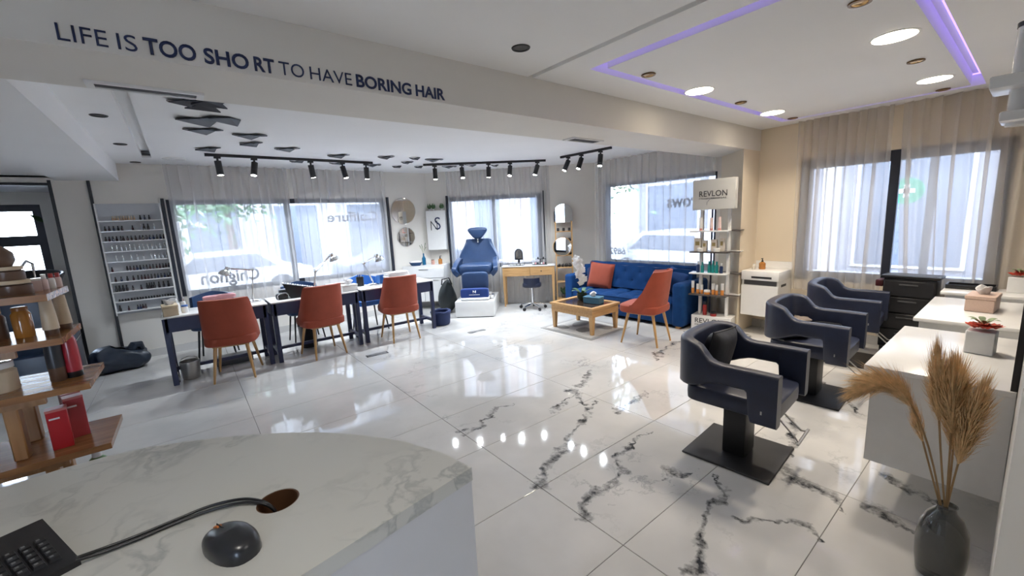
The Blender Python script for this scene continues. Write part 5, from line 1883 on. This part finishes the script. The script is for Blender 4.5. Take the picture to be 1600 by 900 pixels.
def make_salon_chair():
    t = thing('salon_chair', 'x', 'chair', (0, 0, 0), 0, 'navy salon chairs')
    G().rbox(-.26, .26, -.26, .26, 0, .014, .004, 1).obj('base_plate', M_BLACK, t)
    G().rbox(-.09, .09, -.07, .07, .014, .385, .012, 2).obj('column', M_BLACK, t)
    G().rbox(-.15, .15, -.15, .15, .365, .40, .01, 2).obj('seat_mount', M_BLACK, t)
    G().sell((0, .01, .438), (.515, .54, .115), .22, .25, 36, 12).obj('seat', M_NAVY, t)
    # padded band: front post, armrest, wrap-round back, armrest, front post
    right = [(.295, .295, .385, .688), (.295, .165, .385, .69), (.295, .152, .42, .69), (.295, .140, .555, .69), (.295, .125, .57, .69)]
    right += [(.295, y_, .57, .69) for y_ in (.09, .04, -.01)]
    prof = [(-.045, .295, .565, .695), (-.075, .295, .555, .71), (-.105, .294, .545, .745), (-.135, .293, .53, .78), (-.165, .290, .52, .793), (-.195, .281, .51, .80), (-.225, .262, .505, .804), (-.25, .235, .50, .806), (-.265, .20, .50, .808), (-.274, .15, .50, .81), (-.277, .08, .50, .812)]
    right += [(x_, y_, zb, zt) for y_, x_, zb, zt in prof]
    path = right+[(0, -.278, .50, .812)]+[(-x_, y_, zb, zt) for x_, y_, zb, zt in right[::-1]]
    loft(path, .08, .02).obj('armrest_band', M_NAVY, t, ang=60)
    G().rbox(-.10, .10, -.285, -.225, .38, .52, .02, 2).obj('back_support', M_NAVY, t)
    for sx in (-1, 1):
        G().tube([(sx*.05, .10, .375), (sx*.05, .24, .33), (sx*.06, .33, .245), (sx*.09, .355, .235)], .006, 8).obj('footrest_rod', M_STEEL, t)
    G().tube([(-.12, .355, .235), (.12, .355, .235)], .008, 10).obj('footrest_bar', M_STEEL, t)
    G().tube([(-.05, -.08, .36), (-.05, -.30, .33), (-.05, -.34, .31)], .008, 8).obj('pump_lever', M_CHROME, t)
    G().rbox(.3345, .3365, .215, .223, .455, .475, .0005, 1).obj('maker_tag', M_STEEL, t)
    return t


scz = make_salon_chair()
scz.location = (2.715, 1.10, 0)
scz.rotation_euler = (0, 0, R(184))
scz['label'] = 'navy salon chair on a square black base nearest the reception desk'
dup(scz, (4.07, 1.09, 0), R(182), 'navy salon chair in the middle of the row at the white consoles')
dup(scz, (5.26, 1.14, 0), R(184), 'navy salon chair furthest back, beside the black trolley')
M_CAPE = mat('black_cape_fabric', (.010, .011, .016), .6, bump=.5, bscale=9)
M_CAPE2 = mat('taupe_cape_fabric', (.16, .13, .11), .7, bump=.5, bscale=9)


def cape(label, p, rz, s, mt_, tilt=0):
    t = thing('folded_cape', label, 'cape', p, rz)

    def fn(u, v):
        a, b = 2*PI*u, v
        r_ = 1+.10*math.sin(5*a+6*b)+.06*math.sin(9*a-7*b)
        f = math.sin(PI*min(.999, max(.001, b)))**.55
        return (s[0]/2*r_*f*math.cos(a), s[1]/2*r_*f*math.sin(a), s[2]*b)
    o_ = G().sheet(fn, 40, 16).obj('cloth', mt_, t, ang=80)
    o_.rotation_euler = (tilt, 0, 0)
    G().tube([(s[0]*.3*math.cos(i*.5), s[1]*.42*math.sin(i*.5)-.01, s[2]*.55+.02*math.sin(i)) for i in range(9)], .008, 6).obj('tie', mt_, t).rotation_euler = (tilt, 0, 0)
    return t


cushion('black crumpled cushion against the back of the nearest salon chair', (2.715, 1.255, .64), (R(12), R(5), R(3)), .34, M_CAPE)
cape('black cape lying on the seat of the middle salon chair', (4.06, 1.20, .495), R(182), (.44, .20, .09), M_CAPE)
cape('taupe cape bundled on the black cape of the middle salon chair', (4.10, 1.22, .58), R(170), (.32, .15, .06), M_CAPE2)


# ------------------------------------------------------------------ consoles along the mirror wall
def console(label, x0, x1):
    t = thing('white_console', label, 'console', (x0, 0, 0), 0, 'white consoles along the mirror wall')
    L = x1-x0
    G().rbox(0, L, YM+.002, .50, .725, .752, .005, 2).obj('top', M_WHITE, t)
    G().box(.03, .05, YM+.002, .47, .21, .725).obj('side_panel', M_WHITEM, t, smooth=False)
    G().box(L-.05, L-.03, YM+.002, .47, .21, .725).obj('side_panel', M_WHITEM, t, smooth=False)
    G().box(.05, L-.05, YM+.002, .45, .21, .23).obj('bottom_panel', M_WHITEM, t, smooth=False)
    G().box(.05, L-.05, YM+.002, .02, .23, .725).obj('back_panel', M_WHITEM, t, smooth=False)
    n = 2
    w = (L-.11)/n
    for k in range(n):
        for z0, z1 in ((.235, .475), (.485, .715)):
            d_ = G().rbox(.055+w*k, .055+w*(k+1)-.006, .452, .468, z0, z1, .002, 1).obj('drawer', M_WHITE, t)
            G().rbox(.055+w*k+w/2-.06, .055+w*k+w/2+.06, .468, .478, z1-.04, z1-.028, .002, 1).obj('handle', M_STEEL, d_)
    return t


console('white console nearest the pampas grass, holding the larger flower box', 2.74, 3.80)
console('white console in the middle, holding the wooden tissue box', 4.11, 5.12)
console('white console at the far end by the wide window', 5.42, 5.84)
for i, (x0, x1) in enumerate(((2.66, 3.84), (4.05, 5.17), (5.38, 5.84))):
    t = thing('wall_mirror', 'tall black-framed mirror above the '+('first', 'middle', 'far')[i]+' white console', 'mirror', (x0, YM, .78), 0, 'tall mirrors above the white consoles')
    L = x1-x0
    G().box(.02, L-.02, .001, .012, .02, 1.28).obj('glass', M_MIRROR, t, smooth=False)
    for a in ((0, L, 0, .02), (0, L, 1.28, 1.30)):
        G().box(a[0], a[1], .001, .022, a[2], a[3]).obj('frame_rail', M_BLACK, t, smooth=False)
    for x in (0, L-.02):
        G().box(x, x+.02, .001, .022, .02, 1.28).obj('frame_side', M_BLACK, t, smooth=False)


def flower_box(label, p, s, seed):
    q = random.Random(seed)
    t = thing('flower_box', label, 'flower box', p, R(-4), 'white flower boxes on the consoles')
    G().rbox(-s/2, s/2, -s/2, s/2, 0, s*1.15, .004, 1).obj('box', M_WHITEM, t)
    mr = mat('coral_flower%d' % seed, (.55, .06, .03), .6, vary=.3, scale=50)
    mg = mat('sage_leaf%d' % seed, (.20, .27, .15), .6, vary=.3, scale=50)
    for k in range(16):
        a = k*2.4
        r_ = s*.11*math.sqrt(k)
        c_ = Vector((r_*math.cos(a), r_*math.sin(a), s*1.15+.018+q.uniform(-.004, .014)))
        g_ = G()
        for j in range(6):
            b = j*PI/3+q.random()
            tip = c_+Vector((.036*math.cos(b), .036*math.sin(b), .014))
            sd_ = Vector((-math.sin(b), math.cos(b), 0))*.014
            mid = c_.lerp(tip, .55)
            g_.add([c_-Vector((0, 0, .008)), mid+sd_, tip, mid-sd_], [(0, 1, 2), (0, 2, 3)])
        g_.sell(c_[:], (.016, .016, .016), 1, 1, 8, 6)
        g_.obj('flower', mr, t, smooth=False)
    for k in range(6):
        a = k*1.05+.3
        G().sheet(lambda u, v: (math.cos(a)*(.01+.055*v)-math.sin(a)*.014*math.sin(PI*v)*(2*u-1), math.sin(a)*(.01+.055*v)+math.cos(a)*.014*math.sin(PI*v)*(2*u-1), s*1.15+.035+.03*math.sin(2*v)), 2, 6, .001).obj('leaf', mg, t)
    return t


flower_box('white square box of coral flowers on the console nearest the pampas grass', (3.36, .13, .752), .11, 1)
flower_box('white square box of coral flowers on the far console', (5.70, .05, .752), .12, 2)
tissue_box('pale pink wooden tissue box on the middle console', (4.69, .20, .752), R(-4), (.26, .15, .12), mat('pinkish_wood', (.52, .38, .31), .5, stretch=(2, 20, 20)))
t = thing('black_tray', 'flat black tray on the far console under the window', 'tray', (5.73, .33, .752), R(90))
G().rbox(-.16, .16, -.09, .09, 0, .012, .004, 1).obj('base', M_BLACKP, t)
for a in ((-.16, .16, -.09, -.08), (-.16, .16, .08, .09), (-.16, -.15, -.08, .08), (.15, .16, -.08, .08)):
    G().box(a[0], a[1], a[2], a[3], .012, .04).obj('rim', M_BLACKP, t, smooth=False)
t = thing('salon_trolley', 'black salon trolley between the far chair and the wide window', 'trolley', (5.765, .735, 0), R(-3))
G().rbox(-.13, .07, -.20, .20, .09, .82, .015, 2).obj('cabinet', M_BLACKP, t)
G().rbox(-.15, .09, -.22, .22, .82, .85, .008, 2).obj('top_rim', M_BLACKP, t)
G().box(-.12, .06, -.19, .19, .85, .853).obj('top_tray', M_DARKTXT, t, smooth=False)
for k in range(4):
    d_ = G().rbox(-.142, -.13, -.185, .185, .13+.17*k, .285+.17*k, .004, 1).obj('drawer', M_BLACK, t)
    G().rbox(-.150, -.142, -.07, .07, .24+.17*k, .255+.17*k, .003, 1).obj('handle', M_DARKTXT, d_)
for x in (-.10, .04):
    for y in (-.17, .17):
        G().cyl((x, y-.012, .03), (x, y+.012, .03), .03, n=14).box(x-.015, x+.015, y-.015, y+.015, .05, .09).obj('caster', M_BLACK, t)
G().rbox(-.10, .05, .205, .27, .72, .79, .01, 2).obj('side_holder', mat('dark_red_holder', (.06, .008, .01), .4), t)

# ------------------------------------------------------------------ vase of pampas grass
VP = (2.35, .12, 0)
t = thing('pampas_vase', 'grey glass vase of dried pampas grass by the console', 'vase', VP)
mv = mat('smoked_glass', (.10, .105, .10), .06, vary=.2, scale=9, trans=.45, coat=.5)
G().lathe([(.058, 0), (.072, .01), (.081, .08), (.083, .15), (.076, .23), (.055, .285), (.033, .312), (.030, .328), (.035, .335), (.030, .335), (.025, .325)], 32).obj('vase', mv, t)
mp_ = mat('pampas_plume', (.70, .48, .25), .9, vary=.3, scale=40)
ms_ = mat('pampas_stem', (.30, .19, .09), .8)
q = random.Random(21)


def plume(k, base, bend, tip, ln, wid, n):
    base, bend, tip = Vector(base), Vector(bend), Vector(tip)
    pts = []
    for i in range(13):
        u = i/12
        pts.append(base*(1-u)**2+bend*(2*u*(1-u))+tip*u*u)
    s_ = G().tube(pts[:10], .0035, 6).obj('stem', ms_, t)
    vs, fs = [], []
    st_ = 1-ln
    for i in range(n):
        u = st_+(1-st_)*q.random()
        p0 = base*(1-u)**2+bend*(2*u*(1-u))+tip*u*u
        dv = ((bend-base)*(1-u)+(tip-bend)*u).normalized()
        w_ = math.sin(PI*min(1, (u-st_)/(1-st_)*.9+.08))**.7
        a = q.uniform(0, 6.28)
        o1 = dv.orthogonal().normalized()
        o2 = dv.cross(o1)
        out = (o1*math.cos(a)+o2*math.sin(a))
        L_ = q.uniform(.05, .15)
        e_ = p0+dv*L_+out*(wid*w_*q.uniform(.3, 1.0))+Vector((0, 0, -.03*q.random()))
        m_ = p0.lerp(e_, .5)+out*.012*w_
        sdv = dv.cross(out).normalized()*.0010
        b_ = len(vs)
        vs += [p0-sdv, p0+sdv, m_+sdv, m_-sdv, e_]
        fs += [(b_, b_+1, b_+2, b_+3), (b_+3, b_+2, b_+4)]
    o_ = G().add(vs, fs).obj('plume', mp_, s_, smooth=False)
    o_['kind'] = 'stuff'


plume(0, (0, .01, .29), (.01, .13, .93), (.02, .30, .76), .52, 0.111, 1950)
plume(1, (0, .0, .29), (.0, .05, .62), (.03, .08, .93), .40, 0.065, 1125)
plume(2, (.005, 0, .29), (.01, .02, .75), (.05, .03, .88), .55, 0.117, 2100)
plume(3, (0, 0, .29), (.03, -.01, .55), (-.02, -.05, .85), .58, 0.078, 1500)
plume(4, (.01, 0, .29), (.03, .0, .60), (.12, .03, .86), .55, 0.098, 1350)
plume(5, (0, .01, .29), (.0, .07, .50), (.03, .12, .66), .28, 0.033, 225)

# ------------------------------------------------------------------ white wall-hung processor above the consoles
t = thing('hair_processor', 'white wall-hung hair processor with two arms by the beam-side ceiling', 'hair processor', (2.2, .0, 0))
G().cyl((.06, .07, 1.83), (.06, .07, 2.14), .034, n=24).obj('column', M_WHITE, t)
G().cyl((.06, .07, 2.14), (.06, .07, 2.155), .036, n=24).obj('column_cap', M_BLACK, t)
G().rbox(-.05, .13, YM+.005, .145, 1.945, 1.985, .006, 2).obj('upper_arm', M_WHITE, t)
G().rbox(-.03, .12, YM+.005, .115, 1.84, 1.872, .006, 2).obj('lower_arm', M_WHITE, t)
G().rbox(-.04, .14, YM+.001, YM+.02, 1.80, 2.16, .004, 1).obj('wall_plate', M_WHITE, t)

# ------------------------------------------------------------------ reception desk
DZ = 1.0
arc = [(.485, .813), (.462, .925), (.42, 1.029), (.378, 1.107), (.328, 1.178), (.255, 1.266), (.173, 1.342), (.085, 1.41), (-.01, 1.469), (-.085, 1.51), (-.166, 1.544), (-.25, 1.560), (-.33, 1.562), (-.434, 1.545), (-.56, 1.50), (-.70, 1.40), (-.82, 1.25), (-.90, 1.05), (-.93, .80), (-.92, .578)]
HC, HR = (.091, 1.006), .043


def holed_slab(outer, hc, hr, z0, z1, n=40):
    bm = bmesh.new()
    o_ = [bm.verts.new((x, y, z1)) for x, y in outer]
    i_ = [bm.verts.new((hc[0]+hr*math.cos(2*PI*k/n), hc[1]+hr*math.sin(2*PI*k/n), z1)) for k in range(n)]
    es = [bm.edges.new((o_[k], o_[(k+1) % len(o_)])) for k in range(len(o_))]+[bm.edges.new((i_[k], i_[(k+1) % n])) for k in range(n)]
    bmesh.ops.triangle_fill(bm, use_beauty=True, use_dissolve=False, edges=es)
    r_ = bmesh.ops.extrude_face_region(bm, geom=bm.faces[:])
    for e in r_['geom']:
        if isinstance(e, bmesh.types.BMVert):
            e.co.z = z0
    bmesh.ops.recalc_face_normals(bm, faces=bm.faces)
    bm.verts.index_update()
    g_ = G().add([v_.co.copy() for v_ in bm.verts], [[v_.index for v_ in f_.verts] for f_ in bm.faces])
    bm.free()
    return g_


M_PANEL = mat('grey_white_panel', (.52, .52, .53), .45, vary=.02)
desk = thing('reception_desk', 'curved reception desk with a pale marble top in the foreground', 'reception desk')
holed_slab(arc, HC, HR, DZ-.035, DZ).obj('top', marble_top('pale_marble', (.50, .495, .455), (.16, .17, .17), 2.4, .38, .48), desk, ang=30)
cx_, cy_ = -.2, 1.05
G().prism([(cx_+(x-cx_)*.996, cy_+(y-cy_)*.996) for x, y in arc], 0, DZ-.09).obj('body', M_PANEL, desk, ang=30)
holed_slab([(cx_+(x-cx_)*.996, cy_+(y-cy_)*.996) for x, y in arc], HC, HR+.004, DZ-.09, DZ-.035).obj('sub_top', M_PANEL, desk, ang=30)
G().lathe([(HR+.001, DZ-.0892), (HR+.001, DZ-.001), (HR-.003, DZ-.001), (HR-.003, DZ-.088), (0.0, DZ-.0885), (0.0, DZ-.0892), (HR+.001, DZ-.0892)], 36, 0, None, HC).obj('cable_grommet', mat('dark_brown_rim', (.10, .045, .02), .45), desk)

# keyboard: local X towards its number pad, local Y away from the typist
KO = Vector((-.309, 1.249, DZ))
kx, ky = Vector((.92, .38, 0)).normalized(), Vector((-.38, .92, 0)).normalized()
kb = thing('keyboard', 'black computer keyboard at the edge of the reception desk', 'keyboard', (KO-ky*.21-kx*.46)[:], math.atan2(kx.y, kx.x))
G().prism([(0, 0), (.21, 0), (.21, .024), (.0, .012)], 0, .46, 0, Matrix(((0, 0, 1, 0), (1, 0, 0, 0), (0, 1, 0, 0), (0, 0, 0, 1)))).obj('case', M_BLACKP, kb, ang=30)
M_KEY = mat('black_key', (.014, .014, .016), .42, vary=.2)
M_KEYP = mat('grey_key_print', (.16, .16, .165), .6)
km = G().add([(-.0085, -.0085, 0), (.0085, -.0085, 0), (.0085, .0085, 0), (-.0085, .0085, 0), (-.0065, -.0065, .007), (.0065, -.0065, .007), (.0065, .0065, .007), (-.0065, .0065, .007)],
             [(0, 3, 2, 1), (4, 5, 6, 7), (0, 1, 5, 4), (1, 2, 6, 5), (2, 3, 7, 6), (3, 0, 4, 7)]).mesh('key', M_KEY, smooth=False)
lm = G().box(-.0025, .0025, -.003, .003, .0072, .0074).mesh('key_legend', M_KEYP, smooth=False)
for c_ in range(21):
    for r_ in range(6):
        x = .022+.0195*c_+(.012 if c_ > 13 else 0)+(.012 if c_ > 16 else 0)
        if x > .455:
            continue
        y = .040+.0195*r_+(.008 if r_ == 5 else 0)
        if (c_ in (14, 15, 16) and r_ == 2) or (r_ == 5 and c_ > 16):
            continue
        k_ = place('key', km, kb, (x, y, .0125+.012*y/.21), (R(3.3), 0, 0))
        place('legend', lm, k_, (-.002, .002, 0))

# mouse
mo = thing('computer_mouse', 'black computer mouse beside the desk hole', 'mouse', (-.005, .912, DZ), math.atan2(.125, -.05)-PI/2)
mo.scale = (1.15, 1.12, 1.15)
ring_n, lv = 28, []
vs, fs = [], []
for j in range(9):
    ph = j/8*PI/2
    for i in range(ring_n):
        a = 2*PI*i/ring_n
        x = .033*sp(math.cos(a), .8)*(1-.10*math.sin(a)**2*(1 if math.sin(a) > 0 else .3))
        y = .061*sp(math.sin(a), .85)
        s_ = math.cos(ph)**.55 if j < 8 else .0
        z = .034*math.sin(ph)**.8*(1-.30*max(0, y/.061)*s_)
        k = (1.0+.05*math.sin(ph*2))*s_
        vs.append((x*k, y*k-.004*math.sin(ph), z))
for j in range(8):
    fs += [(j*ring_n+i, j*ring_n+(i+1) % ring_n, (j+1)*ring_n+(i+1) % ring_n, (j+1)*ring_n+i) for i in range(ring_n)]
fs += [list(range(ring_n))[::-1]]
G().add(vs, fs).obj('shell', mat('satin_black', (.016, .017, .020), .28, vary=.1), mo, ang=60)
w_ = G().cyl((-.0035, .034, .0212), (.0035, .034, .0212), .0075, n=18).obj('scroll_wheel', mat('amber_wheel', (.45, .14, .03), .4), mo)
G().rbox(-.0035, .0035, .043, .048, .0180, .0232, .001, 1).obj('indicator', mat('amber_indicator', (.5, .16, .03), .4), mo)
G().box(-.0006, .0006, .010, .040, .0215, .0305).obj('button_seam', M_BLACK, mo, smooth=False)
# cables
for k, (dy, lb) in enumerate(((0, 'black cable from the desk hole to the keyboard, nearer the mouse'), (.014, 'black cable from the desk hole to the keyboard, further from the mouse'))):
    pts = [(-.235, 1.055+dy*.6, DZ+.012), (-.20, 1.058+dy, DZ+.006), (-.15, 1.060+dy, DZ+.0045), (-.085, 1.066+dy, DZ+.0045), (-.03, 1.062+dy*1.3, DZ+.006), (.02, 1.045+dy*1.2, DZ+.007), (.05, 1.022+dy, DZ+.006), (.072, 1.005+dy*.6, DZ-.004), (.085, 1.000+dy*.3, DZ-.030), (.088, 1.0, DZ-.06)]
    sm = []
    for i in range(len(pts)-1):
        p0, p1, p2, p3 = [Vector(pts[min(max(i+o_, 0), len(pts)-1)]) for o_ in (-1, 0, 1, 2)]
        for s_ in range(5):
            u = s_/5
            sm.append(.5*((2*p1)+(p2-p0)*u+(2*p0-5*p1+4*p2-p3)*u*u+(3*p1-p0-3*p2+p3)*u**3))
    sm.append(Vector(pts[-1]))
    tag(G().tube(sm, .0032, 10).obj('computer_cable', M_BLACKP), lb, 'cable', 'cables on the reception desk')

# ------------------------------------------------------------------ wooden display shelf
sh = thing('wooden_shelf', 'stepped wooden display shelf behind the reception desk', 'shelf', (0, 0, 0))
PZ = [1.43, 1.28, 1.11, .877, .66]
PX = [-.362, -.350, -.31, -.29, -.262]
for z, xe in zip(PZ, PX):
    G().prism([(-1.15, 1.98), (xe-.005, 2.0), (xe, 2.30), (-1.15, 2.32)], z-.022, z).obj('plank', M_SHELF, sh, smooth=False)
    G().box(-1.05, xe-.12, 2.03, 2.05, z-.05, z-.022).obj('batten', M_SHELFZ, sh, smooth=False)
for z0, z1, x in ((1.28, 1.408, -.62), (1.11, 1.258, -.60), (.877, 1.088, -.50), (.66, .855, -.44), (0, .638, -.44)):
    for y in (2.05, 2.22):
        G().rbox(x-.035, x, y, y+.045, z0, z1-.0, .004, 1).obj('post', M_SHELFZ, sh)
for y in (2.05, 2.22):
    G().rbox(-1.12, -1.08, y, y+.045, 0, 1.42, .004, 1).obj('post', M_SHELFZ, sh)
M_BRN = mat('brown_jar', (.10, .055, .035), .3)
M_CREAM = mat('cream_tube', (.55, .44, .31), .4)
simple_bottle('brown_jar', 'wide brown jar with a pale band on the top wooden plank', 'jar', (-.455, 2.10, PZ[0]), .045, .05, M_BRN, M_KRAFT, .95, .25)
simple_bottle('brown_jar', 'brown jar stacked on the wide brown jar', 'jar', (-.46, 2.10, PZ[0]+.05), .040, .045, M_BRN, M_KRAFT, .95, .25)
t = thing('round_bottle', 'round brown bottle at the top of the jar stack', 'bottle', (-.475, 2.10, PZ[0]+.095))
G().lathe([(.03, 0), (.04, .02), (.038, .045), (.02, .065), (.012, .07)], 20).obj('body', M_BRN, t)
G().lathe([(.013, .07), (.013, .095), (.011, .097)], 14).obj('cap', M_BLACKP, t)
t = thing('small_carton', 'small pink carton on the top wooden plank', 'box', (-.415, 2.16, PZ[0]), R(10))
G().rbox(-.014, .014, -.014, .014, 0, .045, .001, 1).obj('carton', M_LPINK, t)
G().box(-.0145, .0145, -.0145, .0145, .038, .046).obj('lid', M_WHITE, t, smooth=False)
for k, x in enumerate((-.40, -.385, -.372)):
    simple_bottle('sample_bottle', 'small pale sample bottle on the top wooden plank, '+('nearest the pink carton', 'in the middle of three', 'nearest the plank end')[k], 'bottle', (x-.005, 2.22+.02*k, PZ[0]), .010, .055, M_LPINK if k != 1 else M_WHITE, M_RED if k else M_WHITE, .7, .3, 'sample bottles on the top plank')
simple_bottle('amber_bottle', 'amber bottle with a silver shoulder on the second wooden plank', 'bottle', (-.462, 2.14, PZ[1]), .025, .105, M_AMBER, mat('amber_cap', (.35, .13, .03), .3), .8, .12)
simple_bottle('brown_bottle', 'brown bottle behind the amber bottle on the second plank', 'bottle', (-.525, 2.16, PZ[1]), .024, .105, M_BRN, M_BLACKP, .7, .2)
for k, (x, y) in enumerate(((-.392, 2.10), (-.375, 2.20))):
    tube_pack('cream tube on its dark cap on the second plank, '+('nearer' if k == 0 else 'rear')+' of the pair', (x, y, PZ[1]), .043, .125, M_CREAM, M_BRN, 'cream tubes on the wooden shelf', R(30))
t = bottle('black_tube', 'slim black bottle on the third wooden plank', 'bottle', (-.405, 2.12, PZ[2]), [(.020, 0), (.022, .004), (.022, .05), (.0215, .05)], [(.023, .05), (.022, .135), (.016, .155)], M_BRN, mat('dark_grey_tube', (.03, .033, .04), .35))
t = bottle('red_tube', 'tall red bottle with a black foot on the third wooden plank', 'bottle', (-.368, 2.14, PZ[2]), [(.021, 0), (.023, .003), (.023, .022)], [(.0235, .022), (.0245, .07), (.022, .135), (.016, .155), (.008, .16)], M_BLACKP, mat('raspberry_red', (.40, .02, .035), .3, coat=.3))
simple_bottle('cream_pot', 'cream pot at the hidden end of the third plank', 'jar', (-.535, 2.12, PZ[2]), .04, .10, M_CREAM, M_WHITE, .9, .2)
for k, (x, y, h_) in enumerate(((-.425, 2.09, .145), (-.395, 2.17, .155), (-.415, 2.25, .15))):
    t = thing('red_carton', 'red carton on the fourth wooden plank, '+('nearest the desk', 'tallest, in the middle', 'at the back')[k], 'box', (x, y, PZ[3]), R(8+6*k), 'red cartons on the wooden shelf')
    G().rbox(-.026, .026, -.022, .022, 0, h_, .0015, 1).obj('carton', mat('red_card%d' % k, ((.42, .015, .02), (.40, .05, .06), (.30, .02, .025))[k], .35, vary=.06), t)
    G().box(-.0262, .0262, -.0222, .0222, h_-.008, h_+.0006).obj('lid', mat('pale_red_card%d' % k, (.5, .16, .15), .4), t, smooth=False)
    G().box(-.020, .006, -.0226, -.022, h_*.76, h_*.80).obj('printed_line', me_, t, smooth=False)
simple_bottle('green_bottle', 'pale green bottle on the lowest visible plank', 'bottle', (-.36, 2.14, PZ[4]), .028, .15, mat('pale_green_plastic', (.22, .42, .20), .4), M_WHITE, .5, .15)

# ------------------------------------------------------------------ shampoo chairs, basins and bag by the alcove
def shampoo_unit(label, x, y, rz):
    t = thing('shampoo_chair', label, 'shampoo chair', (x, y, 0), rz, 'navy shampoo chairs with black basins')
    mn = mat('navy_vinyl', (.008, .020, .050), .3, vary=.15)
    G().rbox(-.30, .30, -.35, .25, .06, .44, .03, 3).obj('seat', mn, t)
    for sx in (-1, 1):
        G().rbox(sx*.33-.06, sx*.33+.06, -.40, .30, .04, .62, .04, 3).obj('arm', mn, t)
        G().tube([(sx*.392, -.36, .50), (sx*.392, .26, .50)], .006, 6).obj('arm_trim', M_CHROME, t)
    G().rbox(-.29, .29, .18, .34, .40, 1.06, .05, 3).obj('backrest', mn, t)
    G().rbox(-.28, .28, .34, .62, .0, 1.02, .03, 2).obj('basin_pedestal', mat('dark_pedestal', (.012, .016, .024), .3), t)

    def fn(u, v):
        a = 2*PI*u
        r_ = .34-.16*v if v < .5 else .26-.26*(v-.5)*2
        z = 1.23-.02*v if v < .08 else 1.228-.26*min(1, (v-.08)/.6)
        return (r_*math.cos(a), .50+.85*r_*math.sin(a), z+.04*math.sin(a))
    G().sheet(fn, 40, 14, .025).obj('basin', M_BLACKP, t, ang=70)
    G().tube([(.08, .70, 1.17), (.08, .72, 1.35), (.05, .62, 1.39), (.02, .52, 1.33)], .014, 10).obj('tap', M_CHROME, t)
    return t


shampoo_unit('navy shampoo chair with a black basin nearest the polish rack', -1.46, 6.72, R(3))
shampoo_unit('navy shampoo chair with a black basin further into the alcove side', -2.40, 6.72, R(0))
t = thing('laundry_bag', 'dark navy bag slumped on the floor against the plain wall panel', 'bag', (-.77, 6.88, 0), R(6))
mlb = mat('dark_teal_nylon', (.014, .022, .038), .4, vary=.2, bump=.5, bscale=7)
def sack(u, v):
    a = 2*PI*u
    f = math.sin(PI*min(.999, max(.001, v)))**.22
    x = .27*sp(math.cos(a), .5)*f*(1+.05*math.sin(5*a+7*v))
    y = .19*sp(math.sin(a), .5)*f*(1+.06*math.sin(4*a-6*v))
    return (x, y, (.27-.05*math.cos(a)*v)*v+.022*math.sin(7*a+6*v)*math.sin(PI*v))


G().sheet(sack, 56, 22).obj('sack', mlb, t, ang=80)
G().tube([(.10, -.02, .22), (.14, .0, .275), (.19, .02, .27), (.21, .04, .20)], [.05, .05, .045, .03], 8).obj('knot', mlb, t)
